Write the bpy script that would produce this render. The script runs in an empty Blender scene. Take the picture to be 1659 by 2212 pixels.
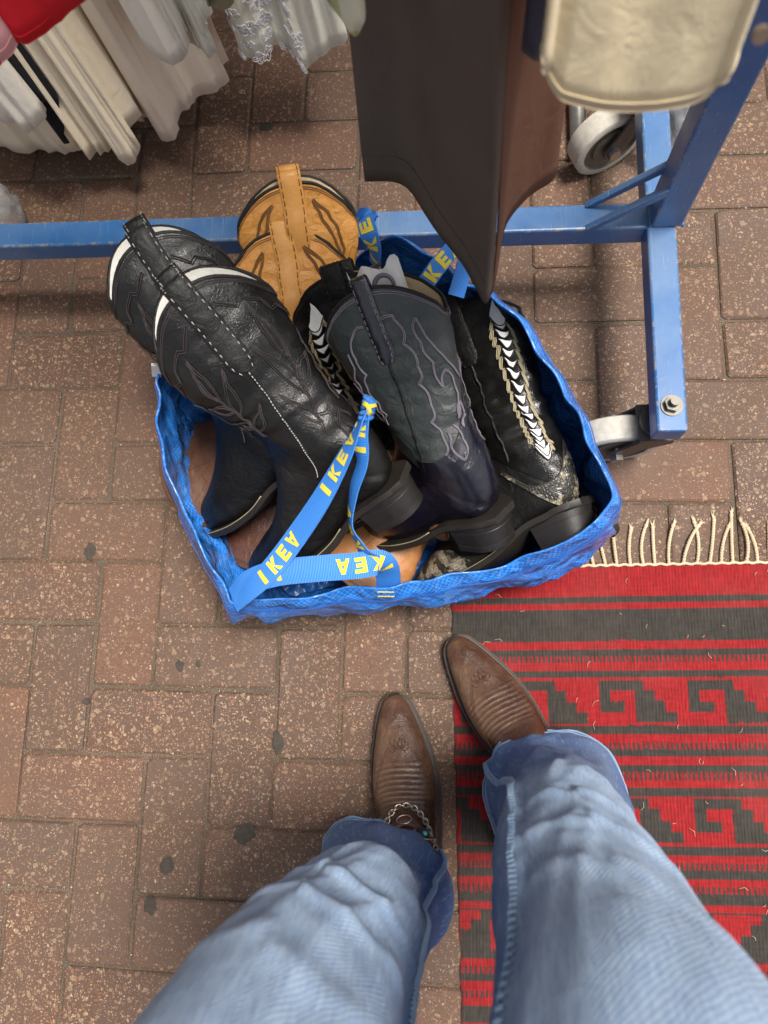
import bpy, bmesh, math, random
import numpy as np
from mathutils import Vector, Matrix, noise as mnoise
from math import sin, cos, pi, radians

random.seed(7)
scene = bpy.context.scene
COL = scene.collection

# ------------------------------------------------------------------ camera, sky, sun, exposure
CAM_LOC = Vector((0.77325, -0.45717, 1.19606))
CAM_ROT = (0.19984, 0.0896136, 0.0218293)
cam_data = bpy.data.cameras.new('camera')
cam = bpy.data.objects.new('camera', cam_data)
COL.objects.link(cam)
cam.location = CAM_LOC
cam.rotation_euler = CAM_ROT
cam_data.sensor_fit = 'VERTICAL'
cam_data.sensor_height = 36.0
cam_data.lens = 36.0 * 1659.0 / 2212.0
cam_data.clip_start = 0.02
cam_data.clip_end = 500
cam_data.dof.use_dof = True
cam_data.dof.focus_distance = 1.02
cam_data.dof.aperture_fstop = 5.4
scene.camera = cam

world = bpy.data.worlds.new('World')
scene.world = world
world.use_nodes = True
wn, wl = world.node_tree.nodes, world.node_tree.links
SUN_EL, SUN_AZ = radians(74), radians(82)        # azimuth measured clockwise from +Y
sky = wn.new('ShaderNodeTexSky')
sky.sky_type = 'NISHITA'
sky.sun_disc = False
sky.sun_elevation = SUN_EL
sky.sun_rotation = SUN_AZ
sky.air_density = 1.0
sky.dust_density = 3.0
hs = wn.new('ShaderNodeHueSaturation')
hs.inputs['Saturation'].default_value = 0.30     # milky overcast sky
bg = wn['Background']
bg.inputs['Strength'].default_value = 0.062
wl.new(sky.outputs['Color'], hs.inputs['Color'])
wl.new(hs.outputs['Color'], bg.inputs['Color'])

sun_data = bpy.data.lights.new('sun', 'SUN')
sun_data.energy = 2.2
sun_data.angle = radians(17)
sun_data.color = (1.0, 0.95, 0.88)
sun = bpy.data.objects.new('sun', sun_data)
COL.objects.link(sun)
sd = Vector((sin(SUN_AZ) * cos(SUN_EL), cos(SUN_AZ) * cos(SUN_EL), sin(SUN_EL)))
sun.rotation_euler = (-sd).to_track_quat('-Z', 'Y').to_euler()

vs = scene.view_settings
vs.view_transform = 'Standard'
vs.look = 'None'
vs.exposure = 1.45
vs.gamma = 1.0
scene.cycles.use_denoising = True
scene.cycles.max_bounces = 5
scene.cycles.use_adaptive_sampling = True
scene.cycles.adaptive_threshold = 0.025
scene.cycles.sample_clamp_indirect = 4

# ------------------------------------------------------------------ geometry helpers
MCAM = cam.rotation_euler.to_matrix()


def ray(u, v):
    return MCAM @ Vector(((u - 829.5) / 1659.0, -(v - 1106.0) / 1659.0, -1.0))


def at(u, v, z):
    """Point of the place at height z seen in the direction (u, v)."""
    d = ray(u, v)
    return CAM_LOC + d * ((z - CAM_LOC.z) / d.z)


def lerp(a, b, t):
    return a + (b - a) * t


def clamp(x, a=0.0, b=1.0):
    return max(a, min(b, x))


def smooth(a, b, x):
    t = clamp((x - a) / (b - a))
    return t * t * (3 - 2 * t)


def nz(p, f, seed=0.0):
    return mnoise.noise(Vector((p[0] * f + seed, p[1] * f + seed * 1.7, p[2] * f - seed)))


def crv(pts, n, closed=False):
    """Catmull-Rom through tuples / vectors -> n samples (numpy)."""
    P = np.array([tuple(p) for p in pts], float)
    k = len(P)
    out = []
    segs = k if closed else k - 1
    for i in range(n):
        x = i / n * segs if closed else i / (n - 1) * segs
        j = min(int(x), segs - 1)
        t = x - j
        if closed:
            a, b, c, d = P[(j - 1) % k], P[j % k], P[(j + 1) % k], P[(j + 2) % k]
        else:
            b, c = P[j], P[j + 1]
            a = P[j - 1] if j > 0 else 2 * b - c
            d = P[j + 2] if j + 2 < k else 2 * c - b
        out.append(0.5 * (2 * b + (c - a) * t + (2 * a - 5 * b + 4 * c - d) * t * t + (3 * b - a - 3 * c + d) * t ** 3))
    return np.array(out)


class MB:
    """Collects pieces of one mesh."""

    def __init__(self):
        self.v, self.f, self.c = [], [], None

    def add(self, verts, faces):
        o = len(self.v)
        self.v += [tuple(p) for p in verts]
        self.f += [tuple(i + o for i in f) for f in faces]
        return o

    def grid(self, P, close_u=False, close_v=False):
        nu, nv = len(P), len(P[0])
        o = len(self.v)
        for row in P:
            self.v += [tuple(p) for p in row]
        for i in range(nu if close_u else nu - 1):
            for j in range(nv if close_v else nv - 1):
                a, b = i, (i + 1) % nu
                c, d = j, (j + 1) % nv
                self.f.append((o + a * nv + c, o + b * nv + c, o + b * nv + d, o + a * nv + d))
        return o

    def cap(self, o, n, rev=False):
        f = tuple(range(o, o + n))
        self.f.append(f[::-1] if rev else f)

    def tube(self, path, r, n=6, closed=False, caps=True, squash=1.0, up=None):
        path = [Vector(p) for p in path]
        m = len(path)
        rows = []
        prev = None
        for i, p in enumerate(path):
            if closed:
                t = path[(i + 1) % m] - path[i - 1]
            else:
                t = path[min(i + 1, m - 1)] - path[max(i - 1, 0)]
            if t.length < 1e-9:
                t = Vector((0, 0, 1))
            t.normalize()
            if up is not None:
                a = Vector(up)
            elif prev is None:
                a = Vector((0, 0, 1)) if abs(t.z) < .9 else Vector((1, 0, 0))
            else:
                a = prev
            a = (a - t * a.dot(t))
            if a.length < 1e-6:
                a = t.orthogonal()
            a.normalize()
            prev = a
            b = t.cross(a)
            rr = r[i] if hasattr(r, '__len__') else r
            rows.append([p + a * (rr * squash * cos(2 * pi * k / n)) + b * (rr * sin(2 * pi * k / n)) for k in range(n)])
        o = self.grid(rows, close_u=closed, close_v=True)
        if caps and not closed:
            self.cap(o, n, False)
            self.cap(o + (m - 1) * n, n, True)
        return o

    def box(self, c, s, rot=None):
        c = Vector(c)
        vs_ = []
        for z in (-.5, .5):
            for x, y in ((-.5, -.5), (.5, -.5), (.5, .5), (-.5, .5)):
                p = Vector((x * s[0], y * s[1], z * s[2]))
                if rot is not None:
                    p = rot @ p
                vs_.append(c + p)
        self.add(vs_, [(3, 2, 1, 0), (4, 5, 6, 7), (0, 1, 5, 4), (1, 2, 6, 5), (2, 3, 7, 6), (3, 0, 4, 7)])

    def cyl(self, c, axis, r, h, n=20, r2=None):
        axis = Vector(axis).normalized()
        a = axis.orthogonal().normalized()
        b = axis.cross(a)
        c = Vector(c)
        rows = []
        for k, rr in ((-.5, r), (.5, r if r2 is None else r2)):
            rows.append([c + axis * (h * k) + a * (rr * cos(2 * pi * i / n)) + b * (rr * sin(2 * pi * i / n)) for i in range(n)])
        o = self.grid(rows, close_v=True)
        self.cap(o, n, True)
        self.cap(o + n, n)

    def build(self, name, mat, parent=None, smooth_=True, angle=None, col=None):
        me = bpy.data.meshes.new(name)
        me.from_pydata(self.v, [], self.f)
        me.update()
        if smooth_:
            me.polygons.foreach_set('use_smooth', [True] * len(me.polygons))
        if angle is not None:
            me.set_sharp_from_angle(angle=radians(angle))
        if col is not None:
            at_ = me.color_attributes.new('col', 'FLOAT_COLOR', 'POINT')
            at_.data.foreach_set('color', np.array(col, np.float32).ravel())
        ob = bpy.data.objects.new(name, me)
        COL.objects.link(ob)
        if mat is not None:
            me.materials.append(mat)
        if parent is not None:
            ob.parent = parent
        return ob


def tag(o, label=None, cat=None, group=None, kind=None):
    if label:
        o['label'] = label
    if cat:
        o['category'] = cat
    if group:
        o['group'] = group
    if kind:
        o['kind'] = kind
    return o


def empty(name, loc=(0, 0, 0), rz=0.0, matrix=None):
    o = bpy.data.objects.new(name, None)
    COL.objects.link(o)
    o.empty_display_size = .05
    if matrix is not None:
        o.matrix_world = matrix
    else:
        o.location = loc
        o.rotation_euler = (0, 0, rz)
    return o


def bevel(o, w, seg=2):
    m = o.modifiers.new('bevel', 'BEVEL')
    m.width = w
    m.segments = seg
    m.limit_method = 'ANGLE'
    m.angle_limit = radians(40)
    if len(o.data.materials) > 1:
        m.material = 1
    return o


# ------------------------------------------------------------------ materials
class NT:
    def __init__(self, name):
        self.m = bpy.data.materials.new(name)
        self.m.use_nodes = True
        self.t = self.m.node_tree
        self.b = self.t.nodes['Principled BSDF']

    def n(self, typ, **kw):
        o = self.t.nodes.new('ShaderNode' + typ)
        for k, v in kw.items():
            if k in o.inputs:
                o.inputs[k].default_value = v
            else:
                setattr(o, k, v)
        return o

    def l(self, a, b):
        self.t.links.new(a, b)

    def coords(self, kind='Object'):
        if kind == 'World':
            return self.n('NewGeometry').outputs['Position']
        return self.n('TexCoord').outputs[kind]

    def noise(self, vec, scale, detail=3.0, rough=.55, dist=0.0):
        o = self.n('TexNoise')
        o.inputs['Scale'].default_value = scale
        o.inputs['Detail'].default_value = detail
        o.inputs['Roughness'].default_value = rough
        o.inputs['Distortion'].default_value = dist
        self.l(vec, o.inputs['Vector'])
        return o

    def voronoi(self, vec, scale, feature='F1', rnd=1.0):
        o = self.n('TexVoronoi')
        o.feature = feature
        o.inputs['Scale'].default_value = scale
        o.inputs['Randomness'].default_value = rnd
        self.l(vec, o.inputs['Vector'])
        return o

    def ramp(self, fac, stops, interp='LINEAR'):
        o = self.n('ValToRGB')
        o.color_ramp.interpolation = interp
        while len(o.color_ramp.elements) < len(stops):
            o.color_ramp.elements.new(.5)
        for e, (p, c) in zip(o.color_ramp.elements, stops):
            e.position = p
            if not hasattr(c, '__len__'):
                c = (c, c, c)
            e.color = (*c[:3], 1)
        self.l(fac, o.inputs['Fac'])
        return o.outputs['Color']

    def mix(self, fac, a, b, mode='MIX'):
        o = self.n('Mix', data_type='RGBA', blend_type=mode)
        ins = [i for i in o.inputs if i.type == 'RGBA']
        f = [i for i in o.inputs if i.name == 'Factor' and i.type == 'VALUE'][0]
        for s, v in ((f, fac), (ins[0], a), (ins[1], b)):
            if hasattr(v, 'links') or hasattr(v, 'is_linked'):
                self.l(v, s)
            elif s is f:
                s.default_value = v
            else:
                s.default_value = (*v[:3], 1)
        return [x for x in o.outputs if x.type == 'RGBA'][0]

    def math(self, op, a, b=0.0, clampit=False):
        o = self.n('Math', operation=op, use_clamp=clampit)
        for s, v in ((o.inputs[0], a), (o.inputs[1], b)):
            if hasattr(v, 'is_linked'):
                self.l(v, s)
            else:
                s.default_value = v
        return o.outputs[0]

    def bump(self, h, strength=.3, dist=.001, prev=None):
        o = self.n('Bump')
        o.inputs['Strength'].default_value = strength
        o.inputs['Distance'].default_value = dist
        self.l(h, o.inputs['Height'])
        if prev is not None:
            self.l(prev, o.inputs['Normal'])
        return o.outputs['Normal']

    def set(self, **kw):
        for k, v in kw.items():
            s = self.b.inputs[k.replace('_', ' ')]
            if hasattr(v, 'is_linked'):
                self.l(v, s)
            elif hasattr(v, '__len__') and len(v) == 3:
                s.default_value = (*v, 1)
            else:
                s.default_value = v
        return self.m


def plain(name, c, rough=.6, metal=0.0, var=.12, scale=60.0, bump=.15, dist=.0006, spec=.5):
    k = NT(name)
    co = k.coords()
    n = k.noise(co, scale, 4)
    col = k.mix(k.math('MULTIPLY', n.outputs['Fac'], 1.0), [x * (1 - var) for x in c], [min(1, x * (1 + var)) for x in c])
    nb = k.noise(co, scale * 6, 3)
    return k.set(Base_Color=col, Roughness=rough, Metallic=metal, Normal=k.bump(nb.outputs['Fac'], bump, dist), Specular_IOR_Level=spec)


def leather(name, c, wear, rough=.34, grain=420.0, coat=.15, wrinkle=.5, wearamt=.35, wscale=22.0, spec=.5):
    """Grained leather: base colour, scuffed colour where it has worn."""
    k = NT(name)
    co = k.coords()
    big = k.noise(co, wscale, 5, .65, .4)
    fac = k.ramp(big.outputs['Fac'], [(.48, 0.0), (.78, wearamt)])
    col = k.mix(fac, c, wear)
    fine = k.noise(co, 260, 3)
    col = k.mix(k.ramp(fine.outputs['Fac'], [(.35, .16), (.65, 0.0)]), col, [x * .45 for x in c])
    vor = k.voronoi(co, grain, 'DISTANCE_TO_EDGE')
    b1 = k.bump(k.ramp(vor.outputs['Distance'], [(0, 0), (.12, 1)]), .22, .0006)
    wr = k.noise(co, 46, 5, .6, 1.2)
    b2 = k.bump(wr.outputs['Fac'], wrinkle, .007, b1)
    rg = k.ramp(big.outputs['Fac'], [(.3, max(.05, rough - .10)), (.75, min(1, rough + .2))])
    return k.set(Base_Color=col, Roughness=rg, Normal=b2, Coat_Weight=coat, Coat_Roughness=.22, Specular_IOR_Level=spec)


def paver_mat():
    k = NT('paver_concrete')
    co = k.coords('World')
    inf = k.n('ObjectInfo')
    off = k.n('VectorMath', operation='SCALE')
    k.l(inf.outputs['Color'], off.inputs[0])
    rnd = inf.outputs['Random']
    # matrix
    n1 = k.noise(co, 9, 5, .6)
    base = k.mix(n1.outputs['Fac'], (.098, .046, .026), (.174, .091, .053))
    tone = k.ramp(rnd, [(0, (.70, .68, .66)), (.3, (1.08, .98, .92)), (.55, (.82, .86, .88)), (.8, (1.0, 1.0, 1.0)), (1, (1.28, 1.12, 1.02))])
    base = k.mix(1.0, base, tone, 'MULTIPLY')
    grit = k.noise(co, 420, 3, .7)
    base = k.mix(k.ramp(grit.outputs['Fac'], [(.40, .65), (.60, 0)]), base, (.045, .03, .022))
    # warped coordinates make the chips angular and uneven
    wn_ = k.noise(co, 70, 2)
    wv = k.n('VectorMath', operation='SCALE')
    k.l(wn_.outputs['Color'], wv.inputs[0])
    wv.inputs['Scale'].default_value = .012
    ad = k.n('VectorMath', operation='ADD')
    k.l(co, ad.inputs[0])
    k.l(wv.outputs[0], ad.inputs[1])
    cw = ad.outputs[0]
    chips = base
    hts = None
    for sc, keep, th, cols in ((108, .50, .30, ((.28, .125, .07), (.32, .20, .12), (.40, .29, .175), (.26, .15, .10))),
                               (205, .45, .30, ((.28, .12, .065), (.40, .25, .14), (.50, .37, .23), (.20, .11, .07))),
                               (430, .62, .30, ((.42, .26, .15), (.55, .40, .26), (.34, .19, .11), (.62, .50, .38)))):
        v = k.voronoi(cw, sc)
        sep = k.n('SeparateColor')
        k.l(v.outputs['Color'], sep.inputs['Color'])
        on = k.math('GREATER_THAN', sep.outputs[0], k.math('ADD', k.math('MULTIPLY', rnd, .36), keep - .18))
        lim = k.math('MULTIPLY', sep.outputs[1], th)
        lim = k.math('ADD', lim, th * .45)
        ins = k.math('LESS_THAN', v.outputs['Distance'], lim)
        m = k.math('MULTIPLY', on, ins)
        cc = k.ramp(sep.outputs[2], [(0, cols[0]), (.33, cols[1]), (.66, cols[2]), (.9, cols[3])], 'CONSTANT')
        chips = k.mix(k.math('MULTIPLY', m, .42 if sc < 150 else .60), chips, cc)
        hts = m if hts is None else k.math('MAXIMUM', hts, m)
    # grime
    n2 = k.noise(co, 3.1, 6, .62)
    col = k.mix(k.ramp(n2.outputs['Fac'], [(.40, 0), (.72, .55)]), chips, (.080, .052, .034))
    sp = k.noise(co, 38, 4, .6)
    col = k.mix(k.ramp(sp.outputs['Fac'], [(.62, 0), (.74, .5)]), col, (.06, .045, .035))
    bn = k.noise(co, 330, 4, .7)
    b1 = k.bump(bn.outputs['Fac'], .55, .002)
    b2 = k.bump(hts, .25, .0012, b1)
    nb = k.noise(co, 30, 4)
    b3 = k.bump(nb.outputs['Fac'], .35, .004, b2)
    rough = k.ramp(n1.outputs['Fac'], [(.3, .55), (.7, .8)])
    return k.set(Base_Color=col, Roughness=rough, Normal=b3)


def sand_mat():
    k = NT('joint_sand')
    co = k.coords('World')
    n = k.noise(co, 500, 3, .7)
    col = k.ramp(n.outputs['Fac'], [(.3, (.035, .025, .018)), (.5, (.13, .09, .062)), (.68, (.30, .23, .16))])
    m = k.noise(co, 8, 4)
    col = k.mix(k.ramp(m.outputs['Fac'], [(.4, 0), (.7, .6)]), col, (.05, .045, .03))
    return k.set(Base_Color=col, Roughness=.95, Normal=k.bump(n.outputs['Fac'], 1.0, .003))


def blue_paint(name='blue_paint', edge=False):
    k = NT(name)
    co = k.coords('World')
    n = k.noise(co, 14, 5, .6)
    col = k.mix(n.outputs['Fac'], (.010, .075, .215), (.022, .125, .33))
    # worn patches and rust freckles
    w = k.noise(co, 75, 6, .7, .6)
    wa = k.noise(co, 11, 4, .6)
    msk = k.math('MULTIPLY', k.ramp(w.outputs['Fac'], [(.58, 0), (.66, 1)]), k.ramp(wa.outputs['Fac'], [(.45, 0), (.62, 1)]))
    col = k.mix(k.math('MULTIPLY', msk, .7), col, (.20, .17, .09))
    du = k.noise(co, 5, 5, .65)
    col = k.mix(k.ramp(du.outputs['Fac'], [(.36, 0), (.70, .55)]), col, (.17, .23, .31))
    # scratches
    mp = k.n('Mapping')
    mp.inputs['Scale'].default_value = (900, 14, 60)
    mp.inputs['Rotation'].default_value = (0, 0, .6)
    k.l(co, mp.inputs['Vector'])
    s = k.noise(mp.outputs['Vector'], 1.0, 2)
    col = k.mix(k.ramp(s.outputs['Fac'], [(.66, 0), (.74, .6)]), col, (.35, .45, .58))
    if edge:
        en = k.noise(co, 110, 4, .7)
        col = k.mix(k.ramp(en.outputs['Fac'], [(.50, .0), (.60, .7)]), col, (.24, .23, .17))
    return k.set(Base_Color=col, Roughness=k.ramp(n.outputs['Fac'], [(.3, .30), (.75, .5)]),
                 Normal=k.bump(w.outputs['Fac'], .12, .001), Coat_Weight=.2, Coat_Roughness=.2)


def fabric(name, c, c2=None, weave=900.0, rough=.85, sheen=.2, bump=.35, var=.5, scale=7.0, crease=.0045):
    k = NT(name)
    co = k.coords('World')
    n = k.noise(co, scale, 5, .6)
    col = k.mix(k.ramp(n.outputs['Fac'], [(.3, 0), (.7, 1)]), c, c2 or [x * (1 - var * .4) for x in c])
    w = k.noise(co, weave, 2, .6)
    col = k.mix(k.ramp(w.outputs['Fac'], [(.4, .14), (.6, 0)]), col, [x * .55 for x in c])
    mp = k.n('Mapping')
    mp.inputs['Scale'].default_value = (1, 1, .5)
    mp.inputs['Rotation'].default_value = (.25, -.2, 0)
    k.l(co, mp.inputs['Vector'])
    cr = k.noise(mp.outputs['Vector'], 36, 5, .62, 1.0)
    b = k.bump(w.outputs['Fac'], bump, .0006)
    b = k.bump(cr.outputs['Fac'], .5, crease, b)
    return k.set(Base_Color=col, Roughness=rough, Sheen_Weight=sheen, Normal=b, Specular_IOR_Level=.25)


def attr_col(k, name='col'):
    a = k.n('Attribute')
    a.attribute_name = name
    return a.outputs['Color']


def rug_mat():
    k = NT('wool_kilim')
    co = k.coords('World')
    base = attr_col(k)
    mp = k.n('Mapping')
    mp.inputs['Scale'].default_value = (1, .12, 1)
    k.l(co, mp.inputs['Vector'])
    n = k.noise(mp.outputs['Vector'], 420, 3, .6)
    col = k.mix(k.ramp(n.outputs['Fac'], [(.38, .55), (.62, 0)]), base, k.mix(1.0, base, (.45, .42, .42), 'MULTIPLY'))
    f = k.noise(co, 1100, 2, .5)
    col = k.mix(k.ramp(f.outputs['Fac'], [(.60, 0), (.74, .35)]), col, k.mix(.35, base, (.40, .36, .32)))
    d = k.noise(co, 4, 5, .6)
    col = k.mix(k.ramp(d.outputs['Fac'], [(.5, 0), (.8, .18)]), col, (.16, .12, .10))
    w = k.n('TexWave')
    w.wave_type = 'BANDS'
    w.bands_direction = 'X'
    w.inputs['Scale'].default_value = 66.0
    w.inputs['Distortion'].default_value = .8
    w.inputs['Detail'].default_value = 1.0
    k.l(co, w.inputs['Vector'])
    b = k.bump(w.outputs['Fac'], .35, .0014)
    b = k.bump(n.outputs['Fac'], .5, .0015, b)
    return k.set(Base_Color=col, Roughness=.95, Sheen_Weight=.15, Normal=b, Specular_IOR_Level=.15)


def denim_mat():
    k = NT('washed_denim')
    co = k.coords('World')
    uv = k.n('UVMap').outputs['UV']
    base = attr_col(k)
    mp = k.n('Mapping')
    mp.inputs['Scale'].default_value = (1, .09, 1)
    k.l(uv, mp.inputs['Vector'])
    warp = k.noise(mp.outputs['Vector'], 620, 3, .65)
    sx = k.n('SeparateXYZ')
    k.l(uv, sx.inputs[0])
    wob = k.noise(uv, 60, 3)
    ph = k.math('ADD', k.math('MULTIPLY', sx.outputs[0], 1500.0), k.math('MULTIPLY', sx.outputs[1], 1500.0))
    ph = k.math('ADD', ph, k.math('MULTIPLY', wob.outputs['Fac'], 9.0))
    tw = k.math('ADD', k.math('MULTIPLY', k.math('SINE', ph), .5), .5)
    dk = k.mix(1.0, base, (.52, .60, .76), 'MULTIPLY')
    col = k.mix(k.ramp(warp.outputs['Fac'], [(.36, .75), (.62, 0)]), base, dk)
    col = k.mix(k.math('MULTIPLY', tw, .26), col, dk)
    sl = k.noise(mp.outputs['Vector'], 230, 3, .65)
    col = k.mix(k.ramp(sl.outputs['Fac'], [(.54, 0), (.74, .28)]), col, (.48, .58, .70))
    cr = k.noise(co, 30, 4, .55, .6)
    b = k.bump(tw, .3, .0006)
    b = k.bump(cr.outputs['Fac'], .22, .005, b)
    return k.set(Base_Color=col, Roughness=.92, Sheen_Weight=.05, Normal=b, Specular_IOR_Level=.15)


def tarp_mat():
    """Woven polypropylene tape with a basket check, glossy."""
    k = NT('woven_blue_plastic')
    uv = k.n('UVMap').outputs['UV']
    ch = k.n('TexChecker')
    ch.inputs['Scale'].default_value = 1.0
    k.l(uv, ch.inputs['Vector'])
    n0 = k.noise(uv, .9, 2)
    base = k.mix(ch.outputs['Fac'], (.010, .125, .47), (.040, .235, .70))
    co = k.coords('World')
    n = k.noise(co, 60, 4, .6)
    col = k.mix(k.ramp(n.outputs['Fac'], [(.35, .5), (.6, 0)]), base, (.012, .14, .52))
    # white crease marks
    cr = k.noise(co, 26, 6, .7, 1.4)
    cm = k.math('SUBTRACT', cr.outputs['Fac'], .5)
    cm = k.math('ABSOLUTE', cm)
    col = k.mix(k.ramp(cm, [(0, .38), (.022, 0)]), col, (.22, .42, .80))
    b = k.bump(ch.outputs['Fac'], .25, .0006)
    wn_ = k.noise(co, 9, 3)
    wv = k.n('VectorMath', operation='SCALE')
    k.l(wn_.outputs['Color'], wv.inputs[0])
    wv.inputs['Scale'].default_value = .16
    ad = k.n('VectorMath', operation='ADD')
    k.l(co, ad.inputs[0])
    k.l(wv.outputs[0], ad.inputs[1])
    f1 = k.voronoi(ad.outputs[0], 17, 'F1')
    b = k.bump(f1.outputs['Distance'], .55, .022, b)
    f2 = k.voronoi(ad.outputs[0], 44, 'F1')
    b = k.bump(f2.outputs['Distance'], .35, .008, b)
    return k.set(Base_Color=col, Roughness=.27, Normal=b, Coat_Weight=.25, Coat_Roughness=.2)


def webbing_mat():
    k = NT('blue_webbing')
    uv = k.n('UVMap').outputs['UV']
    w = k.n('TexWave')
    w.wave_type = 'BANDS'
    w.bands_direction = 'X'
    w.inputs['Scale'].default_value = 160.0
    k.l(uv, w.inputs['Vector'])
    sx = k.n('SeparateXYZ')
    k.l(uv, sx.inputs[0])
    edge = k.math('ABSOLUTE', k.math('SUBTRACT', sx.outputs[1], .5))
    col = k.mix(k.ramp(w.outputs['Fac'], [(.2, 0), (.8, 1)]), (.010, .12, .46), (.05, .26, .72))
    col = k.mix(k.ramp(edge, [(.36, 0), (.37, 1)], 'LINEAR'), col, k.mix(w.outputs['Fac'], (.008, .09, .38), (.06, .28, .75)))
    return k.set(Base_Color=col, Roughness=.6, Normal=k.bump(w.outputs['Fac'], .5, .0008))


def snake_mat():
    k = NT('snakeskin')
    co = k.coords()
    v = k.voronoi(co, 260, 'DISTANCE_TO_EDGE', .5)
    c = k.voronoi(co, 260, 'F1', .5)
    pat = k.noise(co, 34, 2, .5, .4)
    sep = k.n('SeparateColor')
    k.l(c.outputs['Color'], sep.inputs['Color'])
    mm = k.math('ADD', pat.outputs['Fac'], k.math('MULTIPLY', sep.outputs[0], .12))
    col = k.ramp(mm, [(.52, (.03, .028, .022)), (.60, (.30, .26, .19)), (.80, (.46, .41, .31))])
    col = k.mix(k.ramp(v.outputs['Distance'], [(0, .9), (.10, 0)]), col, (.03, .028, .025))
    return k.set(Base_Color=col, Roughness=.35, Normal=k.bump(k.ramp(v.outputs['Distance'], [(0, 0), (.2, 1)]), .5, .001), Coat_Weight=.2)


def plaid_mat(name, a, b, lo=.0, scale=14.0, th=.5):
    k = NT(name)
    co = k.coords('World')
    sx = k.n('SeparateXYZ')
    k.l(co, sx.inputs[0])
    w1 = k.math('SINE', k.math('MULTIPLY', sx.outputs[0], scale * 6.0))
    w2 = k.math('SINE', k.math('MULTIPLY', sx.outputs[2], scale * 6.0))
    m = k.math('ADD', k.math('GREATER_THAN', w1, th), k.math('GREATER_THAN', w2, th))
    col = k.mix(k.math('MULTIPLY', m, .5), a, b)
    return k.set(Base_Color=col, Roughness=.9, Specular_IOR_Level=.2)


M = {}
M['paver'] = paver_mat()
M['sand'] = sand_mat()
M['blue'] = blue_paint()
M['blue_edge'] = blue_paint('blue_paint_worn_edge', True)
M['rug'] = rug_mat()
M['fringe'] = fabric('cotton_cord', (.62, .50, .34), (.48, .37, .24), 1400, .9, .1, .5)
M['denim'] = denim_mat()
M['tarp'] = tarp_mat()
M['web'] = webbing_mat()
M['yellow'] = plain('yellow_thread', (.78, .62, .04), .7, var=.2, scale=900, bump=.6, dist=.001)
M['snake'] = snake_mat()
M['black'] = leather('black_leather', (.0065, .006, .0055), (.030, .028, .026), .28, 360, .08, .16, spec=.34)
M['black_smooth'] = leather('black_calf', (.009, .0085, .008), (.040, .037, .035), .42, 700, .04, .45, spec=.28)
M['charcoal'] = leather('charcoal_leather', (.030, .036, .035), (.064, .071, .068), .42, 500, .08, .4)
M['patent'] = leather('patent_indigo', (.004, .003, .008), (.014, .012, .020), .10, 500, .8, .25, .2)
M['yellow_leather'] = leather('mustard_leather', (.58, .255, .045), (.66, .34, .09), .45, 380, .08, .75, .5)
M['yellow_smooth'] = leather('mustard_strap', (.60, .275, .055), (.64, .34, .085), .42, 700, .08, .15, .4)
M['tan'] = leather('tan_leather', (.40, .17, .055), (.50, .26, .11), .38, 600, .12, .25)
M['brown'] = leather('brown_leather', (.10, .040, .016), (.17, .075, .034), .42, 600, .1, .3)
M['dark_brown'] = leather('dark_brown_leather', (.075, .026, .014), (.13, .055, .03), .40, 600, .1, .3)
M['worn_brown'] = leather('worn_brown_leather', (.062, .028, .015), (.21, .118, .068), .26, 620, .3, .35, .8, 10.0)
M['cream'] = leather('cream_lining', (.60, .47, .29), (.48, .36, .21), .6, 500, 0, .3)
M['white_lining'] = leather('white_lining', (.70, .68, .62), (.55, .52, .46), .6, 500, 0, .3)
M['white_leather'] = plain('white_inlay', (.76, .77, .76), .4, var=.06)
M['sole'] = plain('sole_edge', (.018, .014, .011), .55, var=.5, scale=90, bump=.4)
M['sole_tan'] = plain('sole_edge_tan', (.085, .052, .030), .6, var=.5, scale=90, bump=.4)
M['heel'] = plain('stacked_heel', (.016, .014, .013), .42, var=.5, scale=120, bump=.4)
M['thread_black'] = plain('dark_thread', (.035, .026, .026), .6, var=.3, scale=1200, bump=.6)
M['thread_purple'] = plain('mauve_thread', (.19, .165, .20), .6, var=.25, scale=1200, bump=.6)
M['thread_white'] = plain('white_thread', (.50, .49, .46), .7, var=.1)
M['thread_brown'] = plain('brown_thread', (.20, .085, .02), .7, var=.2)
M['thread_tan'] = plain('olive_thread', (.34, .29, .18), .7, var=.3, scale=1000)
M['steel'] = plain('worn_steel', (.38, .36, .33), .38, 1.0, .3, 90, .2)
M['dark_steel'] = plain('dark_steel', (.10, .09, .08), .45, .7, .4, 90, .3)
M['bright_steel'] = plain('zinc_bolt', (.15, .14, .12), .5, .8, .15, 120, .1)
M['wheel'] = plain('dusty_rubber_tread', (.47, .44, .38), .85, 0, .35, 120, .5, .001)
M['wheel_hub'] = plain('dirty_hub', (.15, .125, .09), .7, .2, .5, 60, .4)
M['silver'] = plain('antique_silver', (.42, .36, .29), .3, 1.0, .3, 300, .2)
M['turquoise'] = plain('turquoise', (.10, .62, .55), .3)
M['gum'] = plain('old_gum', (.062, .052, .043), .92, 0, .5, 140, .8, .001, .15)
M['paper'] = plain('white_paper', (.78, .77, .74), .8, var=.05)
M['paper_ink'] = plain('grey_ink', (.17, .17, .22), .8)
M['dress_white'] = fabric('cream_muslin', (.86, .75, .57), (.80, .68, .50), 1300, .85, .2, .3)
M['dress_silk'] = fabric('ivory_satin', (.86, .74, .60), (.81, .68, .54), 1600, .5, .3, .1)
M['dress_pale'] = fabric('pale_satin', (.82, .79, .66), (.76, .73, .60), 1600, .45, .3, .1)
M['dress_grey'] = fabric('greyish_lawn', (.84, .78, .67), (.78, .71, .60), 1400, .8, .2, .2)
M['lace'] = fabric('white_lace', (.82, .80, .82), (.70, .68, .70), 300, .9, .1, 1.0)
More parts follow.
